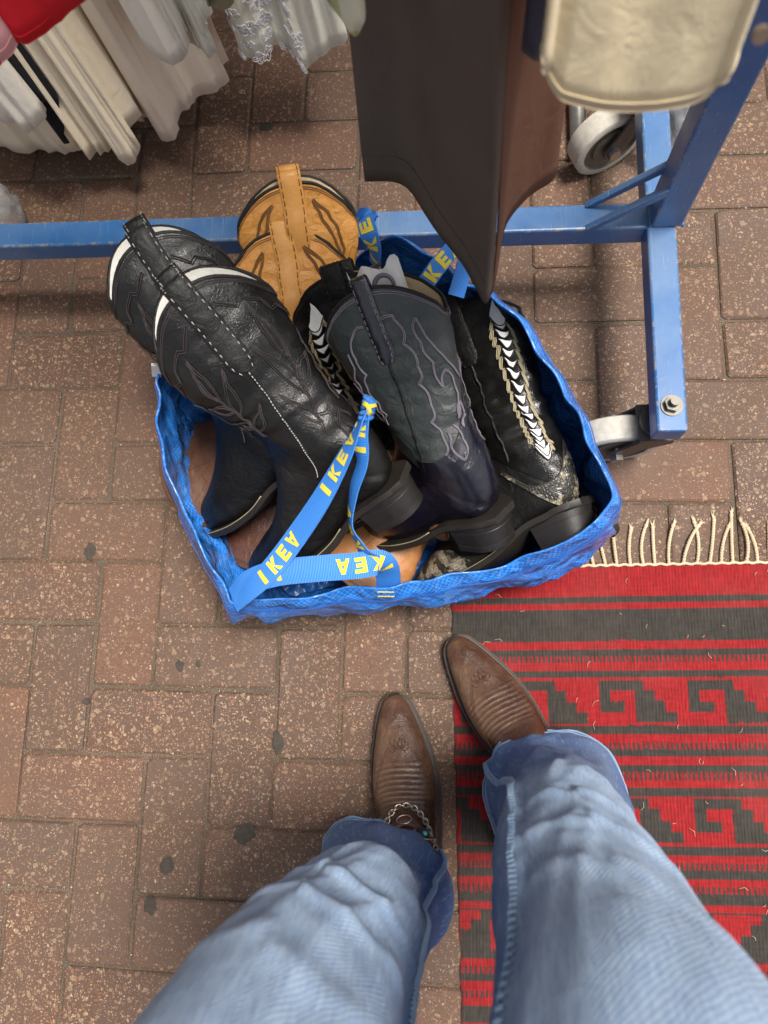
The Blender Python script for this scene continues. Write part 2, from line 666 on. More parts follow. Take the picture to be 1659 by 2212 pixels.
M['black_cloth'] = fabric('black_cloth', (.008, .008, .010), (.016, .015, .018), 900, .9, .05)
M['olive'] = fabric('olive_cloth', (.32, .29, .14), (.26, .23, .11), 900, .9)
M['khaki'] = fabric('cream_canvas', (.68, .58, .38), (.60, .50, .32), 1100, .85, .15)
M['slate'] = fabric('slate_cloth', (.055, .062, .085), (.045, .05, .07), 1100, .85)
M['trouser'] = fabric('taupe_twill', (.112, .090, .076), (.088, .070, .058), 700, .85, .0)
M['trouser_red'] = fabric('rust_lining', (.140, .066, .040), (.115, .053, .032), 700, .85, .0)
M['red_print'] = plaid_mat('red_print', (.50, .012, .02), (.75, .62, .62), scale=9.0, th=.80)
M['green_print'] = plaid_mat('green_print', (.66, .64, .50), (.32, .42, .06), scale=16.0, th=.2)
k_ = NT('clear_plastic')
M['plastic'] = k_.set(Base_Color=(.9, .93, .95), Roughness=.12, Transmission_Weight=.8, IOR=1.2, Alpha=.75)

# ------------------------------------------------------------------ pavement
ground = MB()
ground.add([(-60, -60, -.0040), (60, -60, -.0040), (60, 60, -.0040), (-60, 60, -.0040)], [(0, 1, 2, 3)])
ground = ground.build('pavement', M['sand'], smooth_=False)
tag(ground, 'brown herringbone paving of exposed-aggregate concrete blocks with gritty joints', 'pavement', kind='structure')


def paver_verts(rng, lx=.2, ly=.1, gap=.0034, top=0.0):
    hx, hy = lx / 2 - gap / 2, ly / 2 - gap / 2
    c = .006
    out = []
    jit = [(rng.uniform(-.0011, .0011), rng.uniform(-.0011, .0011)) for _ in range(8)]
    for z, ins in ((top, .0036), (top - .0022, .0004), (top - .03, 0)):
        x, y = hx - ins, hy - ins
        ring = [(-x + c, -y), (x - c, -y), (x, -y + c), (x, y - c), (x - c, y), (-x + c, y), (-x, y - c), (-x, -y + c)]
        for (a, b), (ja, jb) in zip(ring, jit):
            out.append((a + ja, b + jb, z + (rng.uniform(-.0005, .0005) if z == top else 0)))
    f = [tuple(range(8))]
    for r in range(2):
        for i in range(8):
            j = (i + 1) % 8
            f.append((r * 8 + i, (r + 1) * 8 + i, (r + 1) * 8 + j, r * 8 + j))
    return out, f


rng = random.Random(3)
pav_meshes = []
for i in range(10):
    v, f = paver_verts(rng)
    me = bpy.data.meshes.new('paver')
    me.from_pydata(v, [], f)
    me.materials.append(M['paver'])
    pav_meshes.append(me)
far = MB()
for i in range(-38, 55):
    for j in range(-46, 40):
        kk = (i + j) % 4
        if kk == 3:
            cx, cy, rz = .1 * (i + 1), -.1 * (j + .5), 0.0
        elif kk == 1:
            cx, cy, rz = .1 * (i + .5), -.1 * (j + 1), pi / 2
        else:
            continue
        dz = rng.uniform(-.0016, .0012)
        if -.36 < cx < 1.58 and -1.22 < cy < 1.22:
            o = bpy.data.objects.new('paver', rng.choice(pav_meshes))
            COL.objects.link(o)
            o.parent = ground
            o.location = (cx + rng.uniform(-.0013, .0013), cy + rng.uniform(-.0013, .0013), dz)
            o.rotation_euler = (rng.uniform(-.006, .006), rng.uniform(-.006, .006), rz + rng.choice((0, pi)) + rng.uniform(-.008, .008))
        else:
            v, f = paver_verts(rng, top=dz)
            R_ = Matrix.Rotation(rz, 4, 'Z')
            far.add([R_ @ Vector(p) + Vector((cx, cy, 0)) for p in v], f)
o = far.build('distant_pavers', M['paver'], ground, smooth_=False)
o['kind'] = 'stuff'


# trodden gum on the paving
def gum(u, v, rx, ry, a, seed):
    r = random.Random(seed)
    p = at(u, v, .001)
    n = 22
    ring = [(1 + r.uniform(-.17, .17)) for _ in range(n)]
    mb = MB()
    rows = []
    for s, z in ((1.0, .0003), (.9, .0009), (.45, .0011)):
        row = []
        for i in range(n):
            t = 2 * pi * i / n
            x, y = rx * s * ring[i] * cos(t), ry * s * ring[i] * sin(t)
            row.append((p.x + x * cos(a) - y * sin(a), p.y + x * sin(a) + y * cos(a), z))
        rows.append(row)
    o = mb.grid(rows, close_v=True)
    mb.cap(o + 2 * n, n, True)
    mb.build('gum_stain', M['gum'], ground)


gum(194, 1191, 0.0098, 0.0144, 0, 1)
gum(388, 1438, 0.0070, 0.0086, .4, 2)
gum(428, 1434, 0.0039, 0.0062, .2, 3)
gum(600, 1604, 0.0101, 0.0164, .1, 4)
gum(528, 1803, 0.0164, 0.0140, .6, 5)
gum(360, 1870, 0.0101, 0.0133, -.3, 6)
gum(324, 1955, 0.0109, 0.0140, .2, 7)
gum(575, 274, 0.0133, 0.0094, .1, 8)
gum(185, 1515, 0.0062, 0.0055, .1, 9)

# grit and crumbs swept into the joints
rg_ = random.Random(21)
mb = MB()
for i in range(420):
    if rg_.random() < .7:
        if rg_.random() < .5:
            x, y = rg_.randint(-2, 13) * .1 + rg_.uniform(-.004, .004), rg_.uniform(-1.0, .6)
        else:
            x, y = rg_.uniform(-.2, 1.3), rg_.randint(-10, 6) * .1 + rg_.uniform(-.004, .004)
    else:
        x, y = rg_.uniform(-.2, 1.3), rg_.uniform(-1.0, .6)
    s = rg_.uniform(.0006, .0017)
    c = Vector((x, y, s * .5))
    vs_ = [c + Vector((rg_.uniform(.6, 1.3) * s * a, rg_.uniform(.6, 1.3) * s * b, rg_.uniform(.5, 1) * s * d)) for a, b, d in ((1, 0, 0), (0, 1, 0), (-1, 0, 0), (0, -1, 0), (0, 0, 1), (0, 0, -1))]
    mb.add(vs_, [(0, 1, 4), (1, 2, 4), (2, 3, 4), (3, 0, 4), (1, 0, 5), (2, 1, 5), (3, 2, 5), (0, 3, 5)])
o = mb.build('grit', M['fringe'], ground, smooth_=False)
o['kind'] = 'stuff'

# ------------------------------------------------------------------ kilim
RUG_O, RUG_A = Vector((.766, -.307, 0)), radians(1.7)
REX = Vector((cos(RUG_A), sin(RUG_A), 0))
REY = Vector((sin(RUG_A), -cos(RUG_A), 0))
RED, DRK = (.255, .013, .015), (.040, .035, .030)
BANDS = [(0, .046, 'r'), (.046, .0555, 'd'), (.0555, .066, 'r'), (.066, .113, 'd'), (.113, .125, 'r'), (.125, .135, 'd'),
         (.135, .145, 'c'), (.145, .157, 'r'), (.157, .167, 'd'), (.167, .1705, 'r'), (.1705, .232, 'm'), (.232, .235, 'r'),
         (.235, .248, 'd'), (.248, .259, 'r'), (.259, .268, 'c'), (.268, .279, 'd'), (.279, .291, 'r'), (.291, .300, 'd'),
         (.300, .311, 'c'), (.311, .321, 'r'), (.321, .333, 'd'), (.333, .336, 'r'), (.336, .397, 'n'), (.397, .400, 'r'),
         (.400, .412, 'd'), (.412, .422, 'r'), (.422, .432, 'c'), (.432, .444, 'd'), (.444, .454, 'r'), (.454, .464, 'c'),
         (.464, .477, 'd'), (.477, .4865, 'r'), (.4865, .489, 'd'), (.489, .54, 'o'), (.54, .5505, 'd'), (.5505, .560, 'r'), (.560, .5695, 'c'),
         (.5695, .580, 'd'), (.580, .592, 'r'), (.592, .601, 'c'), (.601, .611, 'r'), (.611, .622, 'd')]
ext = []
for a, b, c in BANDS:
    ext.append((a, b, c))
for a, b, c in BANDS[::-1]:
    ext.append((1.244 - b, 1.244 - a, c))
BANDS = ext


def motif(u, t):
    """Stepped fret; u in metres within one .128 repeat, t 0..1 down the band."""
    row = min(3, int(t * 4))
    if row == 0:
        return u < .065
    if row == 1:
        return u < .016 or .052 < u < .080
    if row == 2:
        return u < .036 or .052 < u < .094
    return .052 < u < .110


def rug_colour(u, v):
    v2 = v + .0011 * mnoise.noise(Vector((u * 9, v * 30, 2))) + .0005 * mnoise.noise(Vector((u * 160, 0, v * 20)))
    u2 = u + .0011 * mnoise.noise(Vector((u * 3, v * 330, 5)))
    for a, b, c in BANDS:
        if a <= v2 < b:
            break
    else:
        c = 'r'
    t = (v2 - a) / (b - a)
    if c == 'r':
        d = False
    elif c == 'd':
        d = True
    elif c == 'c':
        d = (u2 / .0068) % 1 < .5
    elif c == 'm':
        d = motif((u2 - .215) % .128, t)
    elif c == 'n':
        d = motif((u2 - .338) % .128, t)
    else:
        d = motif((.352 - u2) % .128, t)
    base = DRK if d else RED
    k = 1 + .22 * mnoise.noise(Vector((u * 40, v * 300, 9))) + .12 * mnoise.noise(Vector((u * 600, v * 60, 3)))
    return (base[0] * k, base[1] * k, base[2] * k, 1)


RW, RL = .78, 1.244
NU, NV = 440, 520
rug_v, rug_c = [], []
for j in range(NV + 1):
    v = RL * j / NV
    for i in range(NU + 1):
        u = RW * i / NU
        e = .0030 * mnoise.noise(Vector((v * 34, 1, 0))) * (1 - min(1, u / .02))
        e2 = .0022 * mnoise.noise(Vector((u * 38, 7, 0))) * (1 - min(1, v / .012))
        p = RUG_O + REX * (u + e) + REY * (v + e2)
        h = .0052 + .0022 * mnoise.noise(Vector((u * 9, v * 9, 0))) + .00035 * sin(2 * pi * u / .0047)
        if i == 0 or j == 0 or i == NU or j == NV:
            h = .0006
        rug_v.append((p.x, p.y, h))
        rug_c.append(rug_colour(u, v))
rm = MB()
rm.v = rug_v
rm.f = [(j * (NU + 1) + i, (j + 1) * (NU + 1) + i, (j + 1) * (NU + 1) + i + 1, j * (NU + 1) + i + 1) for j in range(NV) for i in range(NU)]
rug = rm.build('kilim_rug', M['rug'], col=rug_c)
tag(rug, 'red and charcoal striped woven kilim with stepped fret bands and cream fringe', 'rug')
rr = random.Random(11)
u = .012
fringe_x = []
while u < RW:
    fringe_x.append(u)
    u += rr.uniform(.0165, .021)
for n_, u in enumerate(fringe_x):
    for side in (0, 1):
        L = rr.uniform(.052, .075) if side == 0 else .06
        lean = rr.uniform(-.28, .28) + (.22 if u > .33 else -.12)
        bend = rr.uniform(-.32, .32)
        mb = MB()
        m = 22
        base = RUG_O + REX * u + REY * (0 if side == 0 else RL)
        out = -REY if side == 0 else REY
        ctr = []
        for i in range(m):
            s = i / (m - 1)
            ang = lean * .55 + bend * (s - .4) * 1.1
            off = REX * (sin(ang) * s * L) + out * (cos(ang) * s * L)
            ctr.append(base + off + Vector((0, 0, .0034 + (.004 if n_ % 5 == 3 else 0) * sin(pi * s))))
        # two-ply twist
        for ph in (0, pi):
            pts = []
            for i in range(m * 3):
                x = i / (m * 3 - 1) * (m - 1)
                j = min(int(x), m - 2)
                p = ctr[j].lerp(ctr[j + 1], x - j)
                tdir = (ctr[j + 1] - ctr[j]).normalized()
                sd_ = tdir.cross(Vector((0, 0, 1)))
                a = ph + x / (m - 1) * L / .0085 * pi * 2
                pts.append(p + sd_ * (.00125 * cos(a)) + Vector((0, 0, .00125 * sin(a))))
            mb.tube(pts, .00165, 5)
        # frayed end beyond the knot
        tdir = (ctr[-1] - ctr[-2]).normalized()
        sd_ = tdir.cross(Vector((0, 0, 1)))
        mb.tube([ctr[-1] - tdir * .003, ctr[-1], ctr[-1] + tdir * .003], [.0022, .0036, .002], 6)
        for q in range(5):
            e = ctr[-1] + tdir * rr.uniform(.008, .014) + sd_ * rr.uniform(-.005, .005)
            mb.tube([ctr[-1], ctr[-1].lerp(e, .5) + sd_ * rr.uniform(-.001, .001), e + Vector((0, 0, -.001))], [.0016, .0013, .0003], 4)
        mb.build('fringe_cord', M['fringe'], rug)
# beaded edge of knots where the fringe leaves the weave
mb = MB()
mb.tube([RUG_O + REX * (i * .004) + REY * (-.001 + .001 * sin(i * 1.4)) + Vector((0, 0, .004)) for i in range(int(RW / .004))], .0022, 6)
mb.build('fringe_knot_edge', M['fringe'], rug)
# lint on the rug
mb = MB()
for i in range(70):
    u, v = rr.uniform(.02, .5), rr.uniform(.0, .62)
    p = RUG_O + REX * u + REY * v + Vector((0, 0, .0085))
    a = rr.uniform(0, 6.28)
    L = rr.uniform(.002, .007)
    mb.tube([p, p + Vector((cos(a) * L, sin(a) * L, .0008)), p + Vector((cos(a + .5) * L * 2, sin(a + .5) * L * 2, 0))], .0003, 4)
o = mb.build('lint', M['fringe'], rug)
o['kind'] = 'stuff'

# ------------------------------------------------------------------ clothes rack
T = .04      # square tube
ZT = .20     # top of the base tubes
RX, RY = 1.0635, .168
rack = empty('clothes_rack', (RX, RY, 0))
tag(rack, 'blue painted square-tube clothes rack on castors with chipped paint', 'clothes rack')


def sq_tube(name, a, b, t=T, w=.0035):
    a, b = Vector(a), Vector(b)
    d = b - a
    mb = MB()
    mb.box((0, 0, 0), (t, t, d.length))
    o = mb.build(name, M['blue'], rack, smooth_=False)
    o.data.materials.append(M['blue_edge'])
    q = d.to_track_quat('Z', 'Y') if abs(d.normalized().z) < .99 else Matrix.Identity(3).to_quaternion()
    o.rotation_mode = 'QUATERNION'
    o.rotation_quaternion = q
    o.location = (a + b) / 2 - Vector((RX, RY, 0))
    bevel(o, w, 3)
    return o


sq_tube('base_bar', (RX - T / 2 - .0005, RY, ZT - T / 2 - .001), (-.62, RY, ZT - T / 2 - .001))
FX = RX - .006
for sx in (FX, -.62 - T / 2):
    sq_tube('foot_bar', (sx, RY - .315, ZT - T / 2), (sx, RY + .315, ZT - T / 2))
    sq_tube('upright', (sx + .006, RY, ZT + .0005), (sx + .006, RY, 1.78), t=.042)
sq_tube('top_rail', (RX - T / 2, RY, 1.74), (-.62, RY, 1.74), t=.038)


def gusset(p, q, off):
    """Flat triangular stiffening plate between base bar and upright."""
    mb = MB()
    t = .0045
    p, q = Vector(p), Vector(q)
    n = Vector((0, 1, 0)) * t
    c = [p, q, q + Vector((0, 0, .016)), p + Vector((-.012, 0, .0))]
    mb.add([x - n for x in c] + [x + n for x in c], [(0, 1, 2, 3), (7, 6, 5, 4), (0, 4, 5, 1), (1, 5, 6, 2), (2, 6, 7, 3), (3, 7, 4, 0)])
    o = mb.build('gusset', M['blue'], rack, smooth_=False)
    o.data.materials.append(M['blue_edge'])
    o.location = -Vector((RX, RY, 0))
    bevel(o, .0012, 2)


for yy in (RY - .0175, RY + .0175):
    gusset((RX - .098, yy, ZT + .0005), (RX - .019, yy, ZT + .072), 0)
for sx in (-1, 1):      # weld bead round the upright's foot
    mb = MB()
    mb.tube([(RX + sx * .0215 - RX, yy_, ZT + .0015) for yy_ in np.linspace(-.02, .02, 9)], .0028, 6)
    mb.build('weld_bead', M['blue'], rack)


def caster(x, y, yaw, nut=True):
    """Swivel castor under the end of a foot bar; yaw turns the trail of the wheel."""
    root = empty('castor', (x - RX, y - RY, 0))
    root.parent = rack
    D = Vector((cos(yaw), sin(yaw), 0))
    A = Vector((-sin(yaw), cos(yaw), 0))
    R_ = .0605
    wc = D * .046 + Vector((0, 0, R_))
    mb = MB()
    prof = [(.0, .017), (.030, .017), (.0315, .0125), (.046, .0125), (.0475, .0185), (.0575, .0185), (R_ - .0006, .0165), (R_, .012),
            (R_, -.012), (R_ - .0006, -.0165), (.0575, -.0185), (.0475, -.0185), (.046, -.0125), (.0315, -.0125), (.030, -.017), (0, -.017)]
    n = 44
    rows = []
    for i in range(n):
        t = 2 * pi * i / n
        e = D * cos(t) + Vector((0, 0, 1)) * sin(t)
        rows.append([wc + e * r + A * h for r, h in prof])
    mbh, mbt = MB(), MB()
    mbt.grid([r[4:12] for r in rows], close_u=True)
    mbh.grid([r[:5] for r in rows], close_u=True)
    mbh.grid([r[11:] for r in rows], close_u=True)
    wh = mbt.build('wheel', M['wheel'], root, angle=40)
    mbh.build('hub', M['wheel_hub'], wh, angle=40)
    mb = MB()
    for s in (-1, 1):
        prof2 = [(.0 - .02, .128), (.024, .128), (.042, .098), (.062, .068), (.060, .050), (.046, .044), (.034, .052), (.016, .085), (-.022, .112)]
        t = .0018
        ring = [D * a + Vector((0, 0, h)) + A * (s * .0255) for a, h in prof2]
        k = len(ring)
        mb.add([p - A * t for p in ring] + [p + A * t for p in ring],
               [tuple(range(k)), tuple(range(2 * k - 1, k - 1, -1))] + [(i, k + i, k + (i + 1) % k, (i + 1) % k) for i in range(k)])
    mb.box(Vector((0, 0, .1295)) + D * .002, (.052, .054, .005), Matrix.Rotation(yaw, 3, 'Z'))
    mb.build('fork', M['dark_steel'], root, angle=30)
    mb = MB()
    mb.cyl(wc, A, .006, .062, 12)
    for s in (-1, 1):
        mb.cyl(wc + A * (s * .031), A, .0105, .008, 6)
    mb.build('axle', M['steel'], root, angle=30)
    mb = MB()
    mb.cyl((0, 0, .139), (0, 0, 1), .027, .0135, 28)
    mb.cyl((0, 0, .149), (0, 0, 1), .020, .0085, 28)
    mb.build('swivel_bearing', M['dark_steel'], root, angle=30)
    mb = MB()
    mb.cyl((0, 0, ZT + .001), (0, 0, 1), .0145, .002, 24)
    mb.cyl((0, 0, ZT + .006), (0, 0, 1), .0112, .009, 6)
    mb.cyl((0, 0, ZT + .013), (0, 0, 1), .0062, .014, 14)
    mb.build('bolt', M['bright_steel'], root, angle=30)


caster(FX, RY - .280, radians(184))
caster(FX, RY + .245, radians(205))
caster(-.64, RY - .280, radians(160))
caster(-.64, RY + .280, radians(30))

# ------------------------------------------------------------------ blue woven bag
def px3(u, v, z):
    p = at(u, v, z)
    return (p.x, p.y, p.z)


RIM = [px3(*q) for q in ((838, 512, .315), (930, 556, .31), (1010, 612, .30), (1075, 650, .30), (1130, 700, .30), (1180, 775, .295), (1225, 855, .285),
                         (1262, 925, .285), (1290, 1000, .28), (1324, 1058, .27), (1300, 1108, .255), (1225, 1168, .24), (1140, 1208, .225), (1030, 1238, .22),
                         (935, 1252, .215), (845, 1262, .22), (740, 1276, .21), (640, 1288, .21), (560, 1294, .215), (503, 1300, .225),
                         (462, 1232, .235), (415, 1140, .24), (372, 1050, .245), (348, 960, .25), (341, 880, .255), (342, 815, .255), (380, 735, .25), (460, 660, .245),
                         (560, 600, .24), (680, 545, .25), (770, 508, .285))]
# the back lip sags behind the mustard boots
for i_, (u_, v_, z_) in zip(range(26, 31), ((380, 735, .22), (460, 660, .17), (560, 600, .14), (680, 545, .14), (770, 508, .20))):
    q_ = at(u_, v_, .25)
    RIM[i_] = (q_.x, q_.y, z_)
NB, NH = 260, 46
rim = crv(RIM, NB, True)
cen = rim.mean(0)
BASE = []
for i in range(NB):
    # rounded-rectangle footprint on the paving
    d = rim[i] - cen
    BASE.append((cen[0] + .02 + d[0] * .93, cen[1] + .015 + d[1] * .90, .004))
BASE = np.array(BASE)


def bag_point(i, h, out=0.0):
    """h 0 at the rim, 1 at the foot."""
    a, b = rim[i % NB], BASE[i % NB]
    p = a * (1 - h) + b * h
    d = (a - cen)
    d[2] = 0
    d = d / (np.linalg.norm(d) + 1e-9)
    bul = sin(pi * min(1, max(0, h) ** .75)) * .024
    if d[1] < -.35:
        bul += sin(pi * h) * .012
    ang = i / NB * 2 * pi
    q = Vector((cos(ang) * 2.4, sin(ang) * 2.4, h * 1.3))
    n1 = mnoise.noise(q * 2.2)
    n2 = 1 - abs(mnoise.noise(Vector((q.x * 2.0, q.y * 2.0, q.z * 3.0)))) * 2
    n3 = 1 - abs(mnoise.noise(Vector((q.x * 4.6 + 4, q.y * 4.6, q.z * 6 + q.x * 3)))) * 2
    w = .10 + .90 * smooth(0, .45, h)
    dsp = (n1 * .018 + (n2 - .4) * .011 * w + (n3 - .4) * .0050 * w) * w + out + bul
    # the wavering lip
    lip = (.012 * mnoise.noise(Vector((cos(ang) * 4, sin(ang) * 4, 3))) + .0018 * mnoise.noise(Vector((cos(ang) * 14, sin(ang) * 14, 5)))) * (1 - smooth(0, .35, h))
    lipo = .008 * mnoise.noise(Vector((cos(ang) * 6, sin(ang) * 6, 8))) * (1 - smooth(0, .3, h))
    return (p[0] + d[0] * (dsp + lipo), p[1] + d[1] * (dsp + lipo), max(.003, p[2] + lip))


bag = empty('shopping_bag', (float(cen[0]), float(cen[1]), 0))
tag(bag, 'crumpled blue woven plastic shopping bag full of western boots', 'bag')


def uv_grid(o, nu, nv, su, sv):
    uvl = o.data.uv_layers.new(name='UVMap')
    for poly in o.data.polygons:
        for li in poly.loop_indices:
            vi = o.data.loops[li].vertex_index
            i, j = divmod(vi, nv)
            uvl.data[li].uv = (i * su, j * sv)
    return o


per = float(np.sum(np.linalg.norm(rim - np.roll(rim, 1, 0), axis=1)))
mb = MB()
rows = [[Vector(bag_point(i, (j / (NH - 1)))) - bag.location for j in range(NH)] for i in range(NB)]
rows.append(rows[0])
mb.grid(rows)
wall = mb.build('bag_wall', M['tarp'], bag)
uv_grid(wall, NB + 1, NH, per / NB / .0036, .30 / NH / .0036)
sol = wall.modifiers.new('thickness', 'SOLIDIFY')
sol.thickness = .0012
# hem folded along the lip with its sewing line
mb = MB()
hem = [[Vector(bag_point(i, h, o_)) - bag.location for h, o_ in ((.11, -.0012), (.06, -.0022), (.0, -.0018), (-.012, 0.0), (.0, .0018), (.06, .0022), (.105, .0012))] for i in range(NB)]
hem.append(hem[0])
mb.grid(hem)
hm = mb.build('bag_hem', M['tarp'], bag)
uv_grid(hm, NB + 1, 7, per / NB / .0036, 3.7)
mb = MB()
for hh in (.088, .098):
    for oo in (-.003, .0032):
        mb.tube([Vector(bag_point(i, hh, oo)) - bag.location for i in range(NB)], .0006, 4, closed=True)
mb.build('hem_stitching', M['web'], bag)
mb = MB()
rows = [[Vector((cen[0] + (bag_point(i, 1)[0] - cen[0]) * s, cen[1] + (bag_point(i, 1)[1] - cen[1]) * s, .004)) - bag.location for i in range(0, NB, 4)] for s in (1.0, .6, .02)]
mb.grid(rows, close_v=True)
fl = mb.build('bag_floor', M['tarp'], bag)
fl.data.uv_layers.new(name='UVMap')


# --- webbing handles with woven yellow lettering
LET = {'I': [[(.22, 0), (.62, 0), (.62, 1), (.22, 1)]],
       'K': [[(.05, 0), (.36, 0), (.36, 1), (.05, 1)], [(.36, .40), (.58, 1), (.95, 1), (.36, .40)][:3] + [(.52, .52)], [(.36, .36), (.52, .56), (.98, 0), (.60, 0)]],
       'E': [[(.05, 0), (.36, 0), (.36, 1), (.05, 1)], [(.36, 0), (.92, 0), (.92, .25), (.36, .25)], [(.36, .38), (.82, .38), (.82, .62), (.36, .62)], [(.36, .75), (.92, .75), (.92, 1), (.36, 1)]],
       'A': [[(.0, 0), (.30, 0), (.50, .78), (.36, 1)], [(.70, 0), (1.0, 0), (.64, 1), (.50, .78)], [(.36, 1), (.50, .78), (.64, 1)], [(.27, .20), (.73, .20), (.66, .42), (.34, .42)]]}


def strap(name, pts, nrms, width=.032, parent=None, letters=0.0, flip=False, n=150, thick=.0013, label=None, stop=9.0):
    """Webbing ribbon through pts; nrms point away from the lettered face. letters = metres to the first word (None: no lettering)."""
    C_ = [Vector(p) for p in crv(pts, n)]
    N_ = [Vector(p) for p in crv(nrms, n)]
    F = []
    s = 0
    for i in range(n):
        t = (C_[min(i + 1, n - 1)] - C_[max(i - 1, 0)]).normalized()
        nn = (N_[i] - t * N_[i].dot(t)).normalized()
        w = t.cross(nn)
        if i:
            s += (C_[i] - C_[i - 1]).length
        F.append((s, C_[i], t, nn, w))

    def pos(sv, wv, h):
        k = 0
        lo, hi = 0, n - 1
        while hi - lo > 1:
            mid = (lo + hi) // 2
            if F[mid][0] > sv:
                hi = mid
            else:
                lo = mid
        a, b = F[lo], F[hi]
        f = clamp((sv - a[0]) / max(1e-9, b[0] - a[0]))
        c = a[1].lerp(b[1], f)
        nn = a[3].lerp(b[3], f)
        w = a[4].lerp(b[4], f)
        return c + w * wv + nn * (h + .0015 * cos(wv / width * pi) * 1.0)

    mb = MB()
    m = 9
    rows = []
    for i in range(n):
        s_ = F[i][0]
        top = [pos(s_, width * (j / (m - 1) - .5), thick / 2) - parent.location for j in range(m)]
        bot = [pos(s_, width * (j / (m - 1) - .5), -thick / 2) - parent.location for j in range(m)][::-1]
        rows.append(top + bot)
    mb.grid(rows, close_v=True)
    o = mb.build(name, M['web'], parent, angle=50)
    uvl = o.data.uv_layers.new(name='UVMap')
    for poly in o.data.polygons:
        for li in poly.loop_indices:
            i, j = divmod(o.data.loops[li].vertex_index, 2 * m)
            jj = j if j < m else 2 * m - 1 - j
            uvl.data[li].uv = (F[i][0], jj / (m - 1))
    if label:
        o['label'] = label
    if letters is not None:
        total = F[-1][0]
        x = letters
        LW, LH = .0180, .0190
        while x < total - .01:
            lm = MB()
            for ch in 'IKEA':
                if 0 < x and x + LW < min(total, stop):
                    for poly in LET[ch]:
                        # subdivide each stroke a little so it follows the strap
                        P_ = [Vector((a, b)) for a, b in poly]
                        if len(P_) == 3:
                            P_.append(P_[2])
                        g = []
                        for a in range(4):
                            row = []
                            for b in range(4):
                                e0 = P_[0].lerp(P_[1], a / 3)
                                e1 = P_[3].lerp(P_[2], a / 3)
                                q = e0.lerp(e1, b / 3)
                                sy = (q.y - .5) * LH
                                for_ = (1 if flip else -1)
                                row.append(pos(x + q.x * LW * .92, for_ * sy, thick / 2 + .0007) - parent.location)
                            g.append(row)
                        lm.grid(g)
                x += LW * 1.18
            x += .062
            if lm.v:
                lm.build('lettering', M['yellow'], o, smooth_=False)
    return o


UP = (0, -.15, 1)
front_pts = [px3(*q) for q in ((838, 1285, .185), (838, 1240, .225), (822, 1216, .262), (770, 1222, .275), (690, 1228, .278), (600, 1238, .268), (540, 1258, .25), (506, 1294, .228))]
front_n = [(0, -.7, .7), (0, -.5, .9), (.2, -.2, 1), UP, UP, UP, (-.4, -.2, 1), (-.8, -.4, .6)]
strap('carry_handle', front_pts, front_n, parent=bag, letters=.062, flip=False, stop=.24, label='short blue handle strap with yellow woven lettering')
side_pts = [px3(*q) for q in ((506, 1300, .226), (540, 1272, .250), (580, 1236, .268), (625, 1180, .285), (690, 1085, .325), (745, 985, .352), (782, 905, .368), (796, 880, .372))]
strap('carry_handle', side_pts, [(-.6, -.2, .8), (-.3, -.1, 1), (-.25, -.2, 1), (-.2, -.2, 1), (-.5, -.2, .8), (-.8, -.2, .5), (-.9, 0, .2), (-.9, 0, .2)], parent=bag, letters=.06, flip=True, width=.028)
side_pts = [px3(*q) for q in ((812, 1222, .255), (780, 1180, .28), (758, 1130, .298), (764, 1060, .325), (782, 1000, .345), (778, 940, .362), (793, 885, .372))]
strap('carry_handle', side_pts, [(-.2, 0, 1), (-.7, 0, .6), (-.9, 0, .35), (-.8, 0, .55), (-.7, .1, .7), (-.5, 0, .8), (-.9, 0, .3)], parent=bag, letters=.012, flip=True, width=.024)
back_pts = [px3(*q) for q in ((812, 575, .30), (808, 540, .33), (797, 505, .345), (788, 472, .35), (800, 478, .34))]
strap('carry_handle', back_pts, [(-.5, -.3, .8), (-.6, -.3, .7), (-.5, -.4, .8), (-.4, -.6, .6), (-.4, .2, .6)], parent=bag, letters=.01, flip=True, width=.026)
back_pts = [px3(*q) for q in ((890, 660, .30), (918, 615, .325), (950, 570, .335), (985, 535, .33), (1005, 560, .318), (985, 640, .30))]
strap('carry_handle', back_pts, [(.5, -.4, .8), (.3, -.5, .8), (.2, -.5, .8), (.6, -.3, .7), (.5, -.3, .8), (.4, -.3, .8)], parent=bag, letters=.02, flip=False, width=.022)
# knot where the long handles are tied
mb = MB()
kc = at(795, 882, .374)
kax = Vector((.25, .85, .35)).normalized()
k1 = kax.orthogonal().normalized()
k2 = kax.cross(k1)
for q in range(5):
    ring = []
    for i in range(18):
        t = 2 * pi * i / 18
        ring.append(kc + kax * (-.010 + q * .0050 + .0022 * sin(t + q)) + k1 * (.0062 * cos(t)) + k2 * (.0062 * sin(t)) - bag.location)
    mb.tube(ring, .0034, 6, closed=True, squash=.75)
kn = mb.build('handle_knot', M['web'], bag)
kn.data.uv_layers.new(name='UVMap')
mb = MB()
for a, b in (((.9, .2, .6), (.3, -.8, .4)), ((-.4, .3, .9), (.1, -.9, .5))):
    mb.tube([kc + Vector(a) * .0105 - bag.location, kc + Vector((.2, -.2, 1)) * .0112 - bag.location, kc + Vector(b) * .011 - bag.location], .0032, 6, squash=.3)
mb.build('lettering', M['yellow'], kn)
# sewn-down end of the short handle
pe = at(834, 1262, .226)
mb = MB()
for r in range(2):
    for i in range(12):
        mb.box(pe + Vector((-.010 + i * .0018, -.010 - r * .005, .000 - r * .006)) - bag.location, (.0011, .0014, .0026))
mb.build('bar_tack', M['yellow'], bag, smooth_=False)

